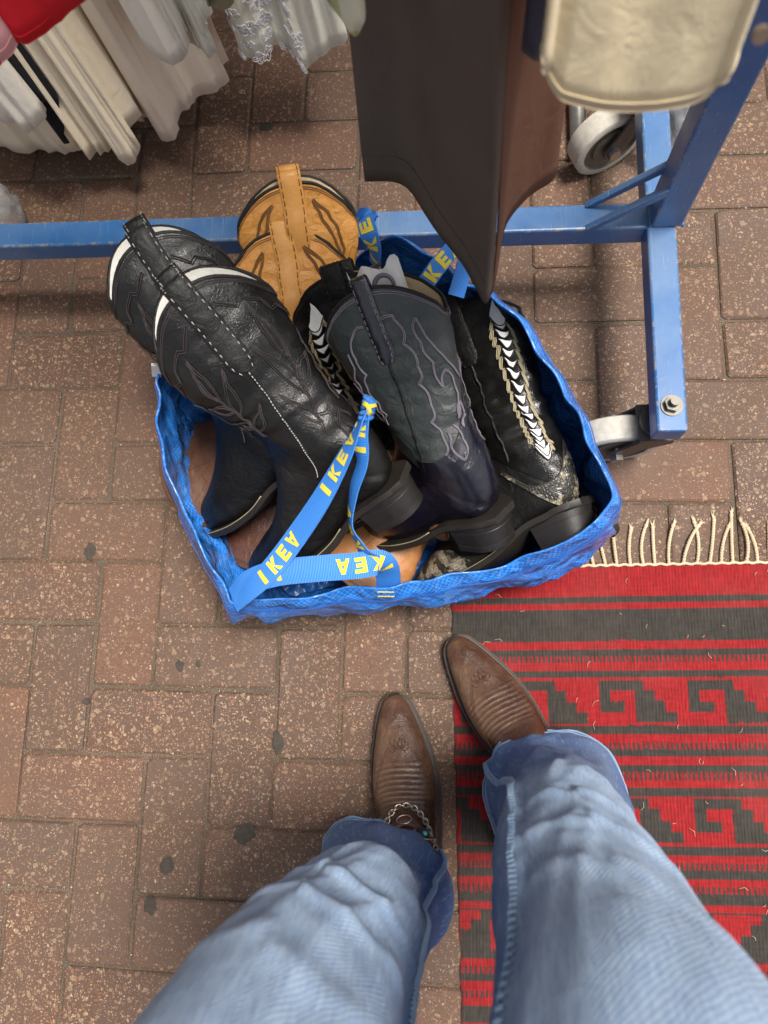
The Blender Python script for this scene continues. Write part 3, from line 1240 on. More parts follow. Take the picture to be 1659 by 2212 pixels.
# ------------------------------------------------------------------ western boots
# sections from toe to top: front/upper point, back/lower point, half width, squareness of the lower half
SEC = [((.296, .026), (.296, .016), .006, 1.0),
       ((.290, .034), (.291, .0125), .0155, .9),
       ((.272, .044), (.274, .0115), .0245, .7),
       ((.238, .057), (.242, .0110), .0350, .62),
       ((.200, .072), (.205, .0110), .0440, .58),
       ((.165, .094), (.160, .0130), .0465, .56),
       ((.138, .120), (.112, .0215), .0415, .58),
       ((.120, .146), (.064, .0400), .0360, .62),
       ((.111, .166), (.018, .0450), .0345, .70),
       ((.107, .182), (-.006, .0640), .0355, .95),
       ((.105, .197), (-.012, .1000), .0370, 1.0),
       ((.106, .214), (-.008, .1450), .0385, 1.0),
       ((.111, .236), (-.006, .1900), .0410, 1.0),
       ((.120, .266), (-.014, .2440), .0430, 1.0),
       ((.127, .300), (-.024, .2920), .0440, 1.0),
       ((.131, .338), (-.031, .3350), .0440, 1.0),
       ((.134, .378), (-.035, .3780), .0430, 1.0)]
SEC.append(((.1355, .420), (-.037, .4200), .0420, 1.0))
S_ANK, S_TOP = 9.6, 16.0
LUT = [tuple(float(x) for x in r) for r in crv([(*a, *b, w, e) for a, b, w, e in SEC], 681)] 
LUT.append(LUT[-1])


class BootShape:
    def __init__(self, seed=0, wrinkle=1.0, thin=1.0, tall=0.0, ridges=0.0, dip=1.55, wide=1.0, tws=0.0, narrow=1.0, far=0.0, skew=0.0, rlim=(3.7, 4.1, 5.2, 5.6), rfreq=5.2):
        self.narrow, self.rlim, self.rfreq = narrow, rlim, rfreq
        self.tws, self.far, self.skew = tws, far, skew
        self.seed, self.wr, self.thin, self.tall, self.ridges, self.dip, self.wide = seed, wrinkle, thin, tall, ridges, dip, wide

    def sec(self, s):
        x = clamp(s, 0, 16.9999) * 40
        j = int(x)
        f = x - j
        a, b = LUT[j], LUT[j + 1]
        g = 1 - f
        return (a[0] * g + b[0] * f, a[1] * g + b[1] * f, a[2] * g + b[2] * f, a[3] * g + b[3] * f, a[4] * g + b[4] * f, a[5] * g + b[5] * f)

    def raw(self, s, t, off=0.0):
        q = self.sec(s)
        ax, az, bx, bz, w, e = q
        tl = self.tall * smooth(10, 16, s)
        az += tl
        bz += tl
        c, n = cos(t), sin(t)
        shaft = smooth(10, 13, s)
        if c >= 0:
            cc = c ** lerp(1.0, .92, shaft)
            ww = abs(n) ** lerp(.92, .80, shaft)
        else:
            cc = -((-c) ** e)
            ww = abs(n) ** lerp(.62 if e < .9 else .9, .80, shaft)
        if n < 0:
            ww = -ww
        mx, mz = (ax + bx) / 2, (az + bz) / 2
        hx, hz = (ax - bx) / 2 * lerp(1, self.narrow, shaft), (az - bz) / 2
        L = math.hypot(hx, hz) + 1e-9
        k = (L + off) / L
        wd = w * lerp(self.wide, self.thin, shaft) + off
        return self.twist(Vector((mx + hx * cc * k, wd * ww, mz + hz * cc * k)), s)

    def twist(self, p, s=0.0):
        a = self.tws * (1 - smooth(9.0, 13.5, s))
        if a:
            x, y = p.x - .045, p.y
            p = Vector((.045 + x * cos(a) - y * sin(a), x * sin(a) + y * cos(a), p.z))
        return p

    def P(self, s, t, off=0.0):
        p = self.raw(s, t, off)
        if self.wr:
            k = smooth(8.5, 11, s) * (1 - .4 * smooth(13.5, 16, s))
            sd = self.seed * 3.1
            a = nz((p.x * 1.0, p.y * .6, p.z * 1.4), 17, sd) * .0058 + nz((p.x * .8, p.y * .7, p.z * 2.4), 36, sd + 5) * .0034 + (1 - abs(nz((p.x * 1.2, p.y, p.z * .9), 48, sd + 7)) * 3) * .0011
            ank = math.exp(-((s - 11.3) / 1.3) ** 2)
            a += ank * .0034 * (1 - abs(nz((p.x * .35, p.y * .35, p.z), 62, sd + 9)) * 3)
            a += (1 - smooth(7, 9, s)) * nz(p, 42, sd + 2) * .0010
            d = Vector((p.x - .045, p.y * 1.6, 0))
            if d.length > 1e-6:
                d.normalize()
            p = p + d * (a * self.wr * max(k, .25))
        if self.ridges:
            k = smooth(self.rlim[0], self.rlim[1], s) * (1 - smooth(self.rlim[2], self.rlim[3], s)) * smooth(.25, .6, cos(t))
            rg = (.5 + .5 * cos((s - .25 * sin(t) ** 2 + .05 * sin(t * 3)) * 2 * pi * self.rfreq)) ** 2
            d = self.raw(s, t, .01) - self.raw(s, t, 0)
            if d.length > 1e-9:
                p = p + d.normalized() * (rg * self.ridges * k)
        return p

    def N(self, s, t):
        e = .02
        a = self.P(s + e, t) - self.P(s - e, t)
        b = self.P(s, t + e) - self.P(s, t - e)
        n = b.cross(a)
        if n.length < 1e-12:
            return Vector((0, 0, 1))
        n.normalize()
        c = self.sec(s)
        mid = Vector(((c[0] + c[2]) / 2, 0, (c[1] + c[3]) / 2 + self.tall * smooth(10, 16, s)))
        if n.dot(self.P(s, t) - mid) < 0:
            n = -n
        return n

    def top(self, t):
        """Scalloped top line: highest at the side seams."""
        c = abs(cos(t))
        return S_TOP - self.dip * (c ** 2.2) * (1 if c < .93 else 1 + (c - .93) * 2.0) + self.far * max(0.0, -sin(t + self.skew)) ** .8

    def sv(self, v, t):
        return S_ANK + v * (self.top(t) - S_ANK)

    def Q(self, q, v, side=1, off=.0):
        """Point on the shaft; q -1 (back seam) .. 1 (front), v 0 ankle .. 1 top."""
        t = (pi / 2 - q * pi / 2) * side
        s = self.sv(v, t)
        return self.P(s, t) + self.N(s, t) * off


def stitch_lines(bs, mb, curves, side, r=.0008, rows=3, gap=.0035, closed=False, off=.0033, sm=0):
    for cv in curves:
        pts = crv([(a, b, 0) for a, b in cv], max(2, len(cv) * sm)) if sm else np.array([(a, b, 0) for a, b in cv])
        # resample straight segments
        P_ = []
        for i in range(len(pts) - 1):
            n = max(2, int(np.hypot((pts[i + 1][0] - pts[i][0]) * .13, (pts[i + 1][1] - pts[i][1]) * .24) / .004))
            for k in range(n):
                P_.append(pts[i] + (pts[i + 1] - pts[i]) * k / n)
        P_.append(pts[-1])
        for k in range(rows):
            o = (k - (rows - 1) / 2) * gap
            path = []
            for i, p in enumerate(P_):
                d = P_[min(i + 1, len(P_) - 1)] - P_[max(i - 1, 0)]
                dx, dy = d[0] * .13, d[1] * .24
                L = math.hypot(dx, dy) + 1e-9
                q, v = p[0] - dy / L * o / .13, .09 + .91 * p[1] + dx / L * o / .24
                path.append(bs.Q(clamp(q, -.98, .98), clamp(v, .02, .985), side, off))
            mb.tube(path, r, 4, caps=False)


def arcs(pts, bulge, n=6):
    """Scallops between successive points."""
    out = []
    for (a, b), (c, d) in zip(pts[:-1], pts[1:]):
        for i in range(n):
            t = i / n
            k = sin(pi * t) * bulge
            out.append((lerp(a, c, t) - (d - b) * k * 1.6, lerp(b, d, t) + (c - a) * k * .6))
    out.append(pts[-1])
    return out


def mirror(curves):
    return curves + [[(-a, b) for a, b in c] for c in curves]


def leaf(b, tip, w):
    (x0, y0), (x1, y1) = b, tip
    dx, dy = x1 - x0, y1 - y0
    nx_, ny_ = -dy * w * 1.8, dx * w * .55
    up, dn = [], []
    for t in (0, .25, .5, .75):
        k = sin(pi * min(1, t * 1.15 + .08)) * (1 - t * .35)
        up.append((x0 + dx * t + nx_ * k, y0 + dy * t + ny_ * k))
        dn.append((x0 + dx * t - nx_ * k, y0 + dy * t - ny_ * k))
    return up + [(x1, y1)] + dn[::-1]


_stem = [(.34, .10), (.40, .26), (.46, .42), (.47, .58), (.42, .74)]
FLAME = mirror([[(.14, .88), (.30, .83), (.36, .87), (.55, .87), (.62, .82), (.72, .86), (.93, .84)], _stem,
                leaf((.37, .16), (.12, .36), .17), leaf((.44, .36), (.16, .62), .15), leaf((.46, .54), (.36, .82), .15),
                leaf((.40, .22), (.72, .34), .17), leaf((.46, .42), (.78, .60), .15),
                [(.90, .74), (.82, .66), (.88, .52), (.82, .42), (.84, .32)],
                [(.84, .20), (.70, .24), (.56, .16), (.58, .06), (.70, .04), (.74, .12), (.66, .15)]])
WAVES = [
    arcs([(.20, .84), (.22, .70), (.30, .58), (.26, .48), (.36, .38), (.30, .28), (.40, .20), (.36, .08)], .22),
    arcs([(.05, .84), (.20, .86), (.20, .84)], .1),
    [(.42, .86), (.48, .76), (.58, .70), (.72, .66), (.84, .64), (.97, .60)],
    arcs([(.42, .86), (.40, .72), (.50, .62), (.58, .50)], -.22),
    arcs([(.58, .50), (.66, .60), (.78, .58), (.80, .46), (.72, .36), (.84, .46), (.80, .30), (.92, .40)], .14),
    arcs([(.60, .30), (.70, .22), (.66, .12), (.54, .10), (.50, .20), (.58, .28)], .25),
    arcs([(-.10, .84), (-.24, .82), (-.32, .70), (-.30, .58), (-.40, .48), (-.36, .38), (-.30, .26), (-.36, .14)], -.22),
    arcs([(-.40, .76), (-.56, .60), (-.60, .48)], .15),
    arcs([(-.60, .48), (-.54, .34), (-.44, .28), (-.50, .14), (-.62, .18), (-.60, .28)], .24),
    [(-.70, .60), (-.62, .44), (-.74, .40), (-.60, .30), (-.72, .24), (-.58, .18)],
]
WAVES = [[(-a_, b_) for a_, b_ in c_] for c_ in WAVES]
LEAF = mirror([
    [(.20, .92), (.36, .88), (.48, .80), (.54, .72), (.50, .66), (.60, .62), (.72, .54), (.86, .52)],
    [(.20, .92), (.30, .82), (.42, .74), (.50, .66), (.48, .60), (.62, .53), (.86, .50)],
])
SCROLL = mirror([
    arcs([(.70, .70), (.46, .74), (.30, .62), (.42, .46), (.60, .52), (.52, .62), (.44, .58)], .2),
    arcs([(.80, .58), (.60, .36), (.36, .34), (.30, .2)], .2),
])


def frame_of(ankle_px, za, top_px, L, roll=0.0, lower=False):
    """Lay a boot in the place: ankle at a height, top along the sight line at the boot's own length; its side turned upward."""
    Hh = at(ankle_px[0], ankle_px[1], za)
    d = ray(*top_px).normalized()
    o = CAM_LOC - Hh
    b = o.dot(d)
    c = o.dot(o) - L * L
    disc = b * b - c
    t = -b + (math.sqrt(disc) * (lower if lower else -1.0) if disc > 0 else 0.0)
    Tp = CAM_LOC + d * t
    S = (Tp - Hh).normalized()
    N_ = (CAM_LOC - (Hh + Tp) / 2)
    N_ = (N_ - S * N_.dot(S)).normalized()
    N_ = Matrix.Rotation(roll, 3, S) @ N_
    X = N_.cross(S).normalized()
    return Hh, X, N_, S


def frame_lie(ankle_px, za, top_px, zt, roll=0.0):
    Hh, Tp = at(ankle_px[0], ankle_px[1], za), at(top_px[0], top_px[1], zt)
    S = (Tp - Hh).normalized()
    N_ = Vector((0, 0, 1))
    N_ = (N_ - S * N_.dot(S)).normalized()
    N_ = Matrix.Rotation(roll, 3, S) @ N_
    return Hh, N_.cross(S).normalized(), N_, S


ANK = Vector((.045, 0, .10))


def boot(name, label, frame, shaft, vamp, lining, strap_m, bs, curves, thread, piping=None, sole='sole', heel='heel', dashes=False, counter=None,
         group=None, rows=3, gap=.0036, parent=None, inner=True, nr=96, straplen=.085, strapw=.029, stitch_sm=0, lit=False, cat='boot', stitch_r=.0008, shaft_part=True, welt=None, straps=True, chi=12.6, vlow=-.10, toecap=None):
    Hh, X, Y, Z = frame
    R_ = Matrix((X, Y, Z)).transposed()
    loc = Hh - R_ @ ANK
    mat = R_.to_4x4()
    mat.translation = loc
    root = empty(name, matrix=mat)
    if parent is None:
        tag(root, label, cat, group)
    else:
        root.parent = parent
        if label:
            root['label'] = label
    nt = 64
    # vamp
    mb = MB()
    ns = nr
    rowsv = [[bs.P(S_ANK * .998 * (i / (ns - 1)) ** .92 + .0, 2 * pi * j / nt) for j in range(nt)] for i in range(ns)]
    o = mb.grid(rowsv, close_v=True)
    mb.cap(o, nt)
    mb.build('vamp', M[vamp], root)
    # shaft
    if shaft_part:
        mb = MB()
        ns = 64
        rowsv = []
        for i in range(ns):
            v = i / (ns - 1)
            row = []
            for j in range(nt):
                t = 2 * pi * j / nt
                lap = .0016 if i < 2 else .0
                v0 = vlow - .06 * smooth(.2, 1, cos(t)) - .10 * smooth(.75, 1, -cos(t))
                row.append(bs.P(bs.sv(lerp(v0, 1, v), t), t, .0016))
            rowsv.append(row)
        mb.grid(rowsv, close_v=True)
        # turned lip
        rim_ = rowsv[-1]
        mb.build('shaft', M[shaft], root)
        mb = MB()
        mb.tube([bs.P(bs.top(2 * pi * j / nt), 2 * pi * j / nt, .0002) for j in range(nt)], .0024, 7, closed=True)
        mb.build('top_binding', M[piping or strap_m], root)
        if inner:
            mb = MB()
            rowsv = []
            for i in range(20):
                v = .35 + .648 * i / 19
                rowsv.append([bs.P(bs.sv(v, 2 * pi * j / nt), 2 * pi * j / nt, -.0022) for j in range(nt)])
            o = mb.grid(rowsv, close_v=True)
            mb.cap(o, nt)
            mb.build('lining', M[lining], root)
        # side seams
        for side in (1, -1):
            mb = MB()
            path = [bs.Q(0, v, side, .0012) for v in np.linspace(vlow + .02, .93, 46)]
            mb.tube(path, .0021, 6)
            sw = MB()
            for o_ in (.040, -.040):
                mb.tube([bs.Q(o_, v, side, .0006) for v in np.linspace(-.02, .93, 40)], .0007, 4, caps=False)
            mb.build('side_seam', M[piping or strap_m], root)
            if not straps:
                continue
            # pull strap: up the outside, over the top, down the inside
            mb = MB()
            tc = pi / 2 * side
            Ls = straplen
            pts, nrm = [], []
            v_out = 1 - Ls / .235
            for v in np.linspace(v_out, .985, 12):
                s = bs.sv(v, tc)
                pts.append(bs.P(s, tc) + bs.N(s, tc) * .0034)
                nrm.append(bs.N(s, tc))
            pt = bs.P(bs.top(tc), tc)
            nn = bs.N(bs.top(tc) - .1, tc)
            up = Vector((0, 0, 1))
            for a in np.linspace(.25, pi - .25, 7):
                pts.append(pt + nn * (.0045 * cos(a) - .0012) + up * (.006 + .0085 * sin(a)))
                nrm.append((nn * cos(a) + up * sin(a)).normalized())
            for v in np.linspace(.985, .82, 6):
                s = bs.sv(v, tc)
                pts.append(bs.P(s, tc) - bs.N(s, tc) * .0062)
                nrm.append(-bs.N(s, tc))
            wdir = Vector((1, 0, 0))
            g = []
            n_ = len(pts)
            for i in range(n_):
                tg = (pts[min(i + 1, n_ - 1)] - pts[max(i - 1, 0)]).normalized()
                w_ = (wdir - tg * wdir.dot(tg)).normalized()
                nr_ = w_.cross(tg)
                if nr_.dot(nrm[i]) < 0:
                    nr_ = -nr_
                ww = strapw / 2
                if i == 0:
                    ww *= .62
                elif i == 1:
                    ww *= .93
                ring = []
                for a, h in ((-1, 0), (-.9, .0012), (0, .0017), (.9, .0012), (1, 0), (.9, -.001), (-.9, -.001)):
                    ring.append(pts[i] + w_ * (a * ww) + nr_ * h)
                g.append(ring)
            o = mb.grid(g, close_v=True)
            mb.cap(o, 7)
            mb.cap(o + (n_ - 1) * 7, 7)
            st = mb.build('pull_strap', M[strap_m], root, angle=60)
            mb = MB()
            for i in range(0, n_ - 6):
                for sgn in (-1, 1):
                    for f in ((0.0, .42),) if dashes else ((0.0, .7),):
                        a = g[i][1 if sgn < 0 else 3]
                        b = g[min(i + 1, n_ - 1)][1 if sgn < 0 else 3]
                        c0 = g[i][2]
                        c1 = g[min(i + 1, n_ - 1)][2]
                        a, b = a.lerp(c0, .12), b.lerp(c1, .12)
                        off = nrm[i] * .0009
                        mb.tube([a + off, a.lerp(b, f[1]) + off], .0005 if dashes else .0006, 4)
            mb.build('strap_stitching', M['thread_white' if dashes else thread], st)
            if dashes:
                mb = MB()
                for v in np.linspace(vlow + .04, v_out - .02, 44):
                    mb.tube([bs.Q(0.0, v, side, .0036), bs.Q(0.0, v + .010, side, .0034)], .0006, 4)
                mb.build('seam_stitching', M['thread_white'], root)
            if curves:
                mb = MB()
                stitch_lines(bs, mb, curves, side, stitch_r, rows, gap, sm=stitch_sm)
                mb.build('stitching', M[thread], root)
        # top-edge stitching
        mb = MB()
        for dv in (.022, .034):
            mb.tube([bs.P(bs.top(2 * pi * j / nt) - dv * 6.4 * .8, 2 * pi * j / nt, .0024) for j in range(nt)], .0006, 4, closed=True)
        mb.build('edge_stitching', M['thread_white' if lit else thread], root)
    if toecap:
        mb = MB()
        rowsv = []
        for i in range(30):
            rowsv.append([bs.P(.05 + i / 29 * (4.6 - 1.5 * cos(2 * pi * j / nt)), 2 * pi * j / nt, .0014) for j in range(nt)])
        mb.grid(rowsv, close_v=True)
        mb.build('toe_cap', M[toecap], root)
    # counter patch with a pointed top, over the heel
    if counter:
        mb = MB()
        rowsv = []
        n1 = 30
        for j in range(25):
            f = j / 24 * 2 - 1
            t = pi + f * .62 * pi / 1.15
            hi = chi - 3.0 * abs(f) ** .8
            rowsv.append([bs.P(lerp(8.2, max(8.4, hi), i / (n1 - 1)), t, .0028) for i in range(n1)])
        mb.grid(rowsv)
        cp = mb.build('heel_counter', M[counter], root)
        mb = MB()
        mb.tube([r[-1] for r in rowsv], .0009, 4)
        mb.build('stitching', M['thread_black'], cp)
    # sole with welt
    mb = MB()
    ring = []
    ss = np.linspace(0, 9.0, 60)
    for s in ss:
        q = bs.sec(s)
        w = q[4] * bs.wide * lerp(1.0, .98, smooth(6, 9, s)) + .0012 + .0043 * smooth(0, 1.4, s) - .0035 * smooth(6, 8, s)
        bx = q[2] + .0035 * (1 - smooth(0, 1.2, s))
        bz = q[3]
        if s > 8.0:
            f = (s - 8.0)
            bx = lerp(.018, -.016, f)
            bz = .045
            w = lerp(w, .021, f ** 2.2)
        row = []
        for a, h in ((-1, .0035), (-1.0, -.004), (-.9, -.0065), (.9, -.0065), (1.0, -.004), (1, .0035)):
            row.append(bs.twist(Vector((bx, a * w, bz + h))))
        ring.append(row)
    o = mb.grid(ring, close_v=True)
    mb.cap(o, 6)
    mb.cap(o + (len(ss) - 1) * 6, 6)
    so = mb.build('sole', M[sole], root, angle=45)
    mb = MB()
    edge = [r[0] + Vector((0, .0016, .0006)) for r in ring[2:44]]
    edge2 = [r[5] + Vector((0, -.0016, .0006)) for r in ring[2:44]]
    mb.tube(edge, .0008, 4)
    mb.tube(edge2, .0008, 4)
    mb.build('welt_stitching', M[welt or 'thread_tan'], so)
    # stacked heel
    mb = MB()
    rowsv = []
    for z, k in ((.0395, 1.0), (.030, .955), (.0295, .965), (.012, .90), (.0085, .885), (.008, .905), (0, .895)):
        pts = []
        x1 = .060 - (.0395 - z) * .10
        for i in range(17):
            a = pi / 2 + pi * i / 16
            pts.append(Vector((.020 + cos(a) * .036 * k + (.0395 - z) * .10, sin(a) * .0345 * k, z)))
        pts.append(Vector((x1, -.0325 * k, z)))
        for y in (-.016, 0, .016):
            pts.append(Vector((x1 - .006 * (1 - (y / .0325) ** 2), y * k, z)))
        pts.append(Vector((x1, .0325 * k, z)))
        rowsv.append([bs.twist(p) for p in pts])
    nn = len(rowsv[0])
    o = mb.grid(rowsv, close_v=True)
    mb.cap(o + 6 * nn, nn)
    mb.cap(o, nn, True)
    mb.build('heel', M[heel], root, angle=35)
    return root, bs


LB = .272
G1 = 'western boots in the blue bag'
# --- mustard pair, standing at the back against the base bar
boot('western_boot', 'mustard yellow western boot leaning on the blue bar, rear one of its pair', frame_of((712, 832), .135, (652, 495), LB, .05, -.15),
     'yellow_leather', 'tan', 'cream', 'yellow_smooth', BootShape(1, 1.0, .22, dip=1.25, tws=-1.0, far=.15, skew=.35), LEAF, 'thread_brown', piping='black_smooth', rows=2, gap=.0028, group=G1, straplen=.115, strapw=.030, sole='sole_tan', stitch_r=.0009)
boot('western_boot', 'mustard yellow western boot tucked behind the black boots, front one of its pair', frame_of((698, 938), .15, (634, 602), LB, .05, .05),
     'yellow_leather', 'tan', 'cream', 'yellow_smooth', BootShape(2, 1.0, .22, dip=1.25, tws=-1.0, far=.15, skew=.5), LEAF, 'thread_brown', piping='black_smooth', rows=2, gap=.0028, group=G1, straplen=.115, strapw=.030, sole='sole_tan', stitch_r=.0009)
# --- brown boots lying at the bottom of the bag
boot('western_boot', 'brown leather boot with scroll stitching, its top poking out under the black boots', frame_lie((725, 880), .13, (425, 1020), .10, .1),
     'brown', 'brown', 'cream', 'brown', BootShape(3, .5, .6, dip=.8), SCROLL, 'thread_black', rows=2, group=G1, gap=.005, straps=False, stitch_r=.0011)
boot('western_boot', 'smooth tan leather boot lying across the bottom of the bag', frame_lie((960, 1000), .085, (690, 1290), .08, .0),
     'tan', 'tan', 'cream', 'tan', BootShape(4, .5, .7, dip=.5, tall=-.05), [], 'thread_brown', rows=2, group=G1, straps=False)
boot('western_boot', 'dark reddish brown boot wedged in the lower corner of the bag', frame_lie((640, 930), .06, (565, 1290), .055, .0),
     'dark_brown', 'dark_brown', 'cream', 'dark_brown', BootShape(5, .5, .6, dip=.5, tall=-.05), SCROLL, 'thread_black', rows=2, group=G1, gap=.005, straps=False, stitch_r=.0011)
# --- snakeskin pair with white feather inlay
SN = [((-.02, .80), 1)]


def inlay(root, bs, line, n, flip=1, side=1):
    """Row of white leather crescents edged with zigzag stitching."""
    L_ = crv([(a, b, 0) for a, b in line], 60)
    zig = [[], [], [], []]
    for k in range(n):
        f = (k + .5) / n
        x = f * 59
        j = min(int(x), 58)
        p = L_[j] + (L_[j + 1] - L_[j]) * (x - j)
        sz = .0125 * (1.15 if k == 0 else 1.0) * (1.25 if k >= n - 2 else 1)
        tall = .0150 if 0 < k < n - 2 else .0200
        mb = MB()
        top, bot = [], []
        for i in range(9):
            a = i / 8 * 2 - 1
            if k == 0:
                yt = (1 - abs(a)) * 2.6 - .2
                yb = -.9 * (1 - a * a)
            else:
                yt = .15 + .55 * a * a
                yb = -.75 * (1 - a * a) + .45 * abs(a)
            top.append((a * sz * .95, yt * tall * .55))
            bot.append((a * sz * .95, yb * tall * .75))
        g = []
        for row in (top, [((a[0] + b[0]) / 2, (a[1] + b[1]) / 2) for a, b in zip(top, bot)], bot):
            g.append([bs.Q(p[0] + dx / .13, p[1] + dy / .24, side, .0044) for dx, dy in row])
        mb.grid(g)
        mb.build('inlay', M['white_leather'], root)
        rim_ = [bs.Q(p[0] + dx / .13, p[1] + dy / .24, side, .0044) for dx, dy in bot]
        rb = MB()
        rb.tube(rim_, .0009, 5)
        rb.build('inlay_edging', M['thread_black'], root)
    st = MB()
    m = n * 2
    for sgn in (-1, 1):
        for lane in range(3):
            path = []
            for k in range(m * 2 + 1):
                f = clamp(k / (m * 2))
                x = f * 59
                j = min(int(x), 58)
                p = L_[j] + (L_[j + 1] - L_[j]) * (x - j)
                w_ = (.0142 + lane * .0023 + (.0042 if k % 4 < 2 else 0)) * min(1, .25 + f * 5) * min(1.0, .3 + (1 - f) * 7)
                path.append(bs.Q(p[0] + sgn * w_ / .13, p[1] + (.006 if k % 4 >= 2 else 0) / .24, side, .0034))
            st.tube(path, .0008, 4, caps=False)
    st.build('stitching', M['thread_tan'], root)


bsn = BootShape(6, 1.0, .55, dip=1.2, tall=-.025)
r_, b_ = boot('western_boot', 'black boot with a column of white feather inlay, between the black boots and charcoal boot', frame_of((855, 980), .155, (735, 575), LB - .025, -.35),
              'black', 'black_smooth', 'cream', 'black_smooth', bsn, [], 'thread_black', group=G1, toecap='snake')
inlay(r_, bsn, [(.30, .86), (.33, .66), (.38, .42), (.36, .18), (.30, .02)], 14)
bsn2 = BootShape(7, 1.0, .6, dip=1.2, tall=-.025)
r_, b_ = boot('western_boot', 'black boot with white feather inlay and snakeskin heel patch, against the right bag wall', frame_of((1150, 1030), .19, (1005, 672), LB - .025, -.5, True),
              'black', 'black_smooth', 'cream', 'black_smooth', bsn2, [], 'thread_black', group=G1, counter='snake', toecap='snake', chi=10.7)
inlay(r_, bsn2, [(-.50, .92), (-.52, .7), (-.56, .45), (-.56, .22), (-.54, .08)], 17)
# --- black pair with flame stitching and white-laced straps
boot('western_boot', 'black western boot with white-laced pull strap, behind its twin at the bag edge', frame_of((588, 935), .235, (338, 545), LB, -.05, .5),
     'black', 'black_smooth', 'white_lining', 'black_smooth', BootShape(8, .5, .7, dip=1.45, tws=-.75, far=.6, skew=-.6), FLAME, 'thread_black', dashes=True, group=G1, gap=.0030, rows=2, vlow=-.24, strapw=.031, straplen=.10, stitch_r=.0007)
boot('western_boot', 'large black western boot with flame stitching and white-laced seam, lying on top', frame_of((735, 995), .285, (438, 668), LB - .01, -.03, -.10),
     'black', 'black_smooth', 'white_lining', 'black_smooth', BootShape(9, .5, .7, dip=1.45, tws=-.62, tall=-.01, far=.30, skew=.25), FLAME, 'thread_black', dashes=True, group=G1, gap=.0030, rows=2, vlow=-.24, strapw=.031, straplen=.10, stitch_r=.0007)
# --- charcoal boot with patent foot on top of the pile
r_charcoal, b_ = boot('western_boot', 'charcoal grey boot with mauve wave stitching, shiny patent foot and paper inside', frame_of((978, 1025), .235, (812, 622), LB - .02, -.45),
              'charcoal', 'patent', 'cream', 'patent', BootShape(10, .5, .62, dip=1.2, tall=-.02, tws=-.35, narrow=.98), WAVES, 'thread_purple', group=G1, gap=.0020, rows=2, counter='patent', strapw=.022, piping='black_smooth', stitch_sm=0, stitch_r=.0007)

# ------------------------------------------------------------------ person in jeans and brown boots
person = empty('person', (0, 0, 0))
tag(person, 'person in faded blue jeans and brown western boots standing before the bag, seen from above', 'person')


def standing(toe, back, zg):
    X = Vector((toe.x - back.x, toe.y - back.y, 0)).normalized()
    Z = Vector((0, 0, 1))
    Y = Z.cross(X)
    org = Vector((toe.x, toe.y, zg)) - X * .300
    R_ = Matrix((X, Y, Z)).transposed()
    return org + R_ @ ANK, X, Y, Z


bsl = BootShape(21, .5, .85, tall=-.12, narrow=.8, ridges=.0013, wide=.95)
bsr = BootShape(22, .5, .85, tall=-.12, narrow=.8, ridges=.0013, wide=.95)
left_boot, _ = boot('worn_boot', 'brown boot wearing a silver chain across the instep', standing(at(850, 1497, .02), at(877, 1720, .05), .0025), 'worn_brown', 'worn_brown', 'cream', 'worn_brown', bsl, [], 'thread_black',
                    parent=person, sole='sole', shaft_part=False, nr=300, inner=False, welt='sole_tan')
right_boot, _ = boot('worn_boot', 'brown boot standing on the edge of the rug', standing(at(975, 1376, .02), at(1064, 1508, .045), .0085), 'worn_brown', 'worn_brown', 'cream', 'worn_brown', bsr, [], 'thread_black',
                     parent=person, sole='sole', shaft_part=False, nr=300, inner=False, welt='sole_tan')
# decorative toe stitching of the worn boots
for rt, bs in ((left_boot, bsl), (right_boot, bsr)):
    mb = MB()
    for sgn in (-1, 1):
        for o_ in (0, .09):
            mb.tube([bs.P(s, t * sgn, .0009) for s, t in zip(np.linspace(3.2, 6.9, 40), .15 + .95 * np.sin(np.linspace(.05, 2.2, 40)) ** .8 + o_)], .0005, 4, caps=False)
        # little flower on the toe
        for a in (0.0, .45, .9):
            pts = []
            for k in np.linspace(0, 2 * pi, 14):
                r0 = .22 + .40 * (.5 - .5 * cos(k))
                pts.append(bs.P(3.6 - r0 * cos(a) + .10 * sin(a) * sin(k), sgn * (r0 * .75 * sin(a) + .12 * sin(k) * cos(a)), .0009))
            mb.tube(pts, .0005, 4, closed=True)
    mb.build('stitching', M['dark_brown'], rt)

# --- silver chain and harness strap on the left boot
def hs_(t):
    return 5.35 + 2.3 * sin(clamp(abs(t), 0, pi / 2)) ** 2


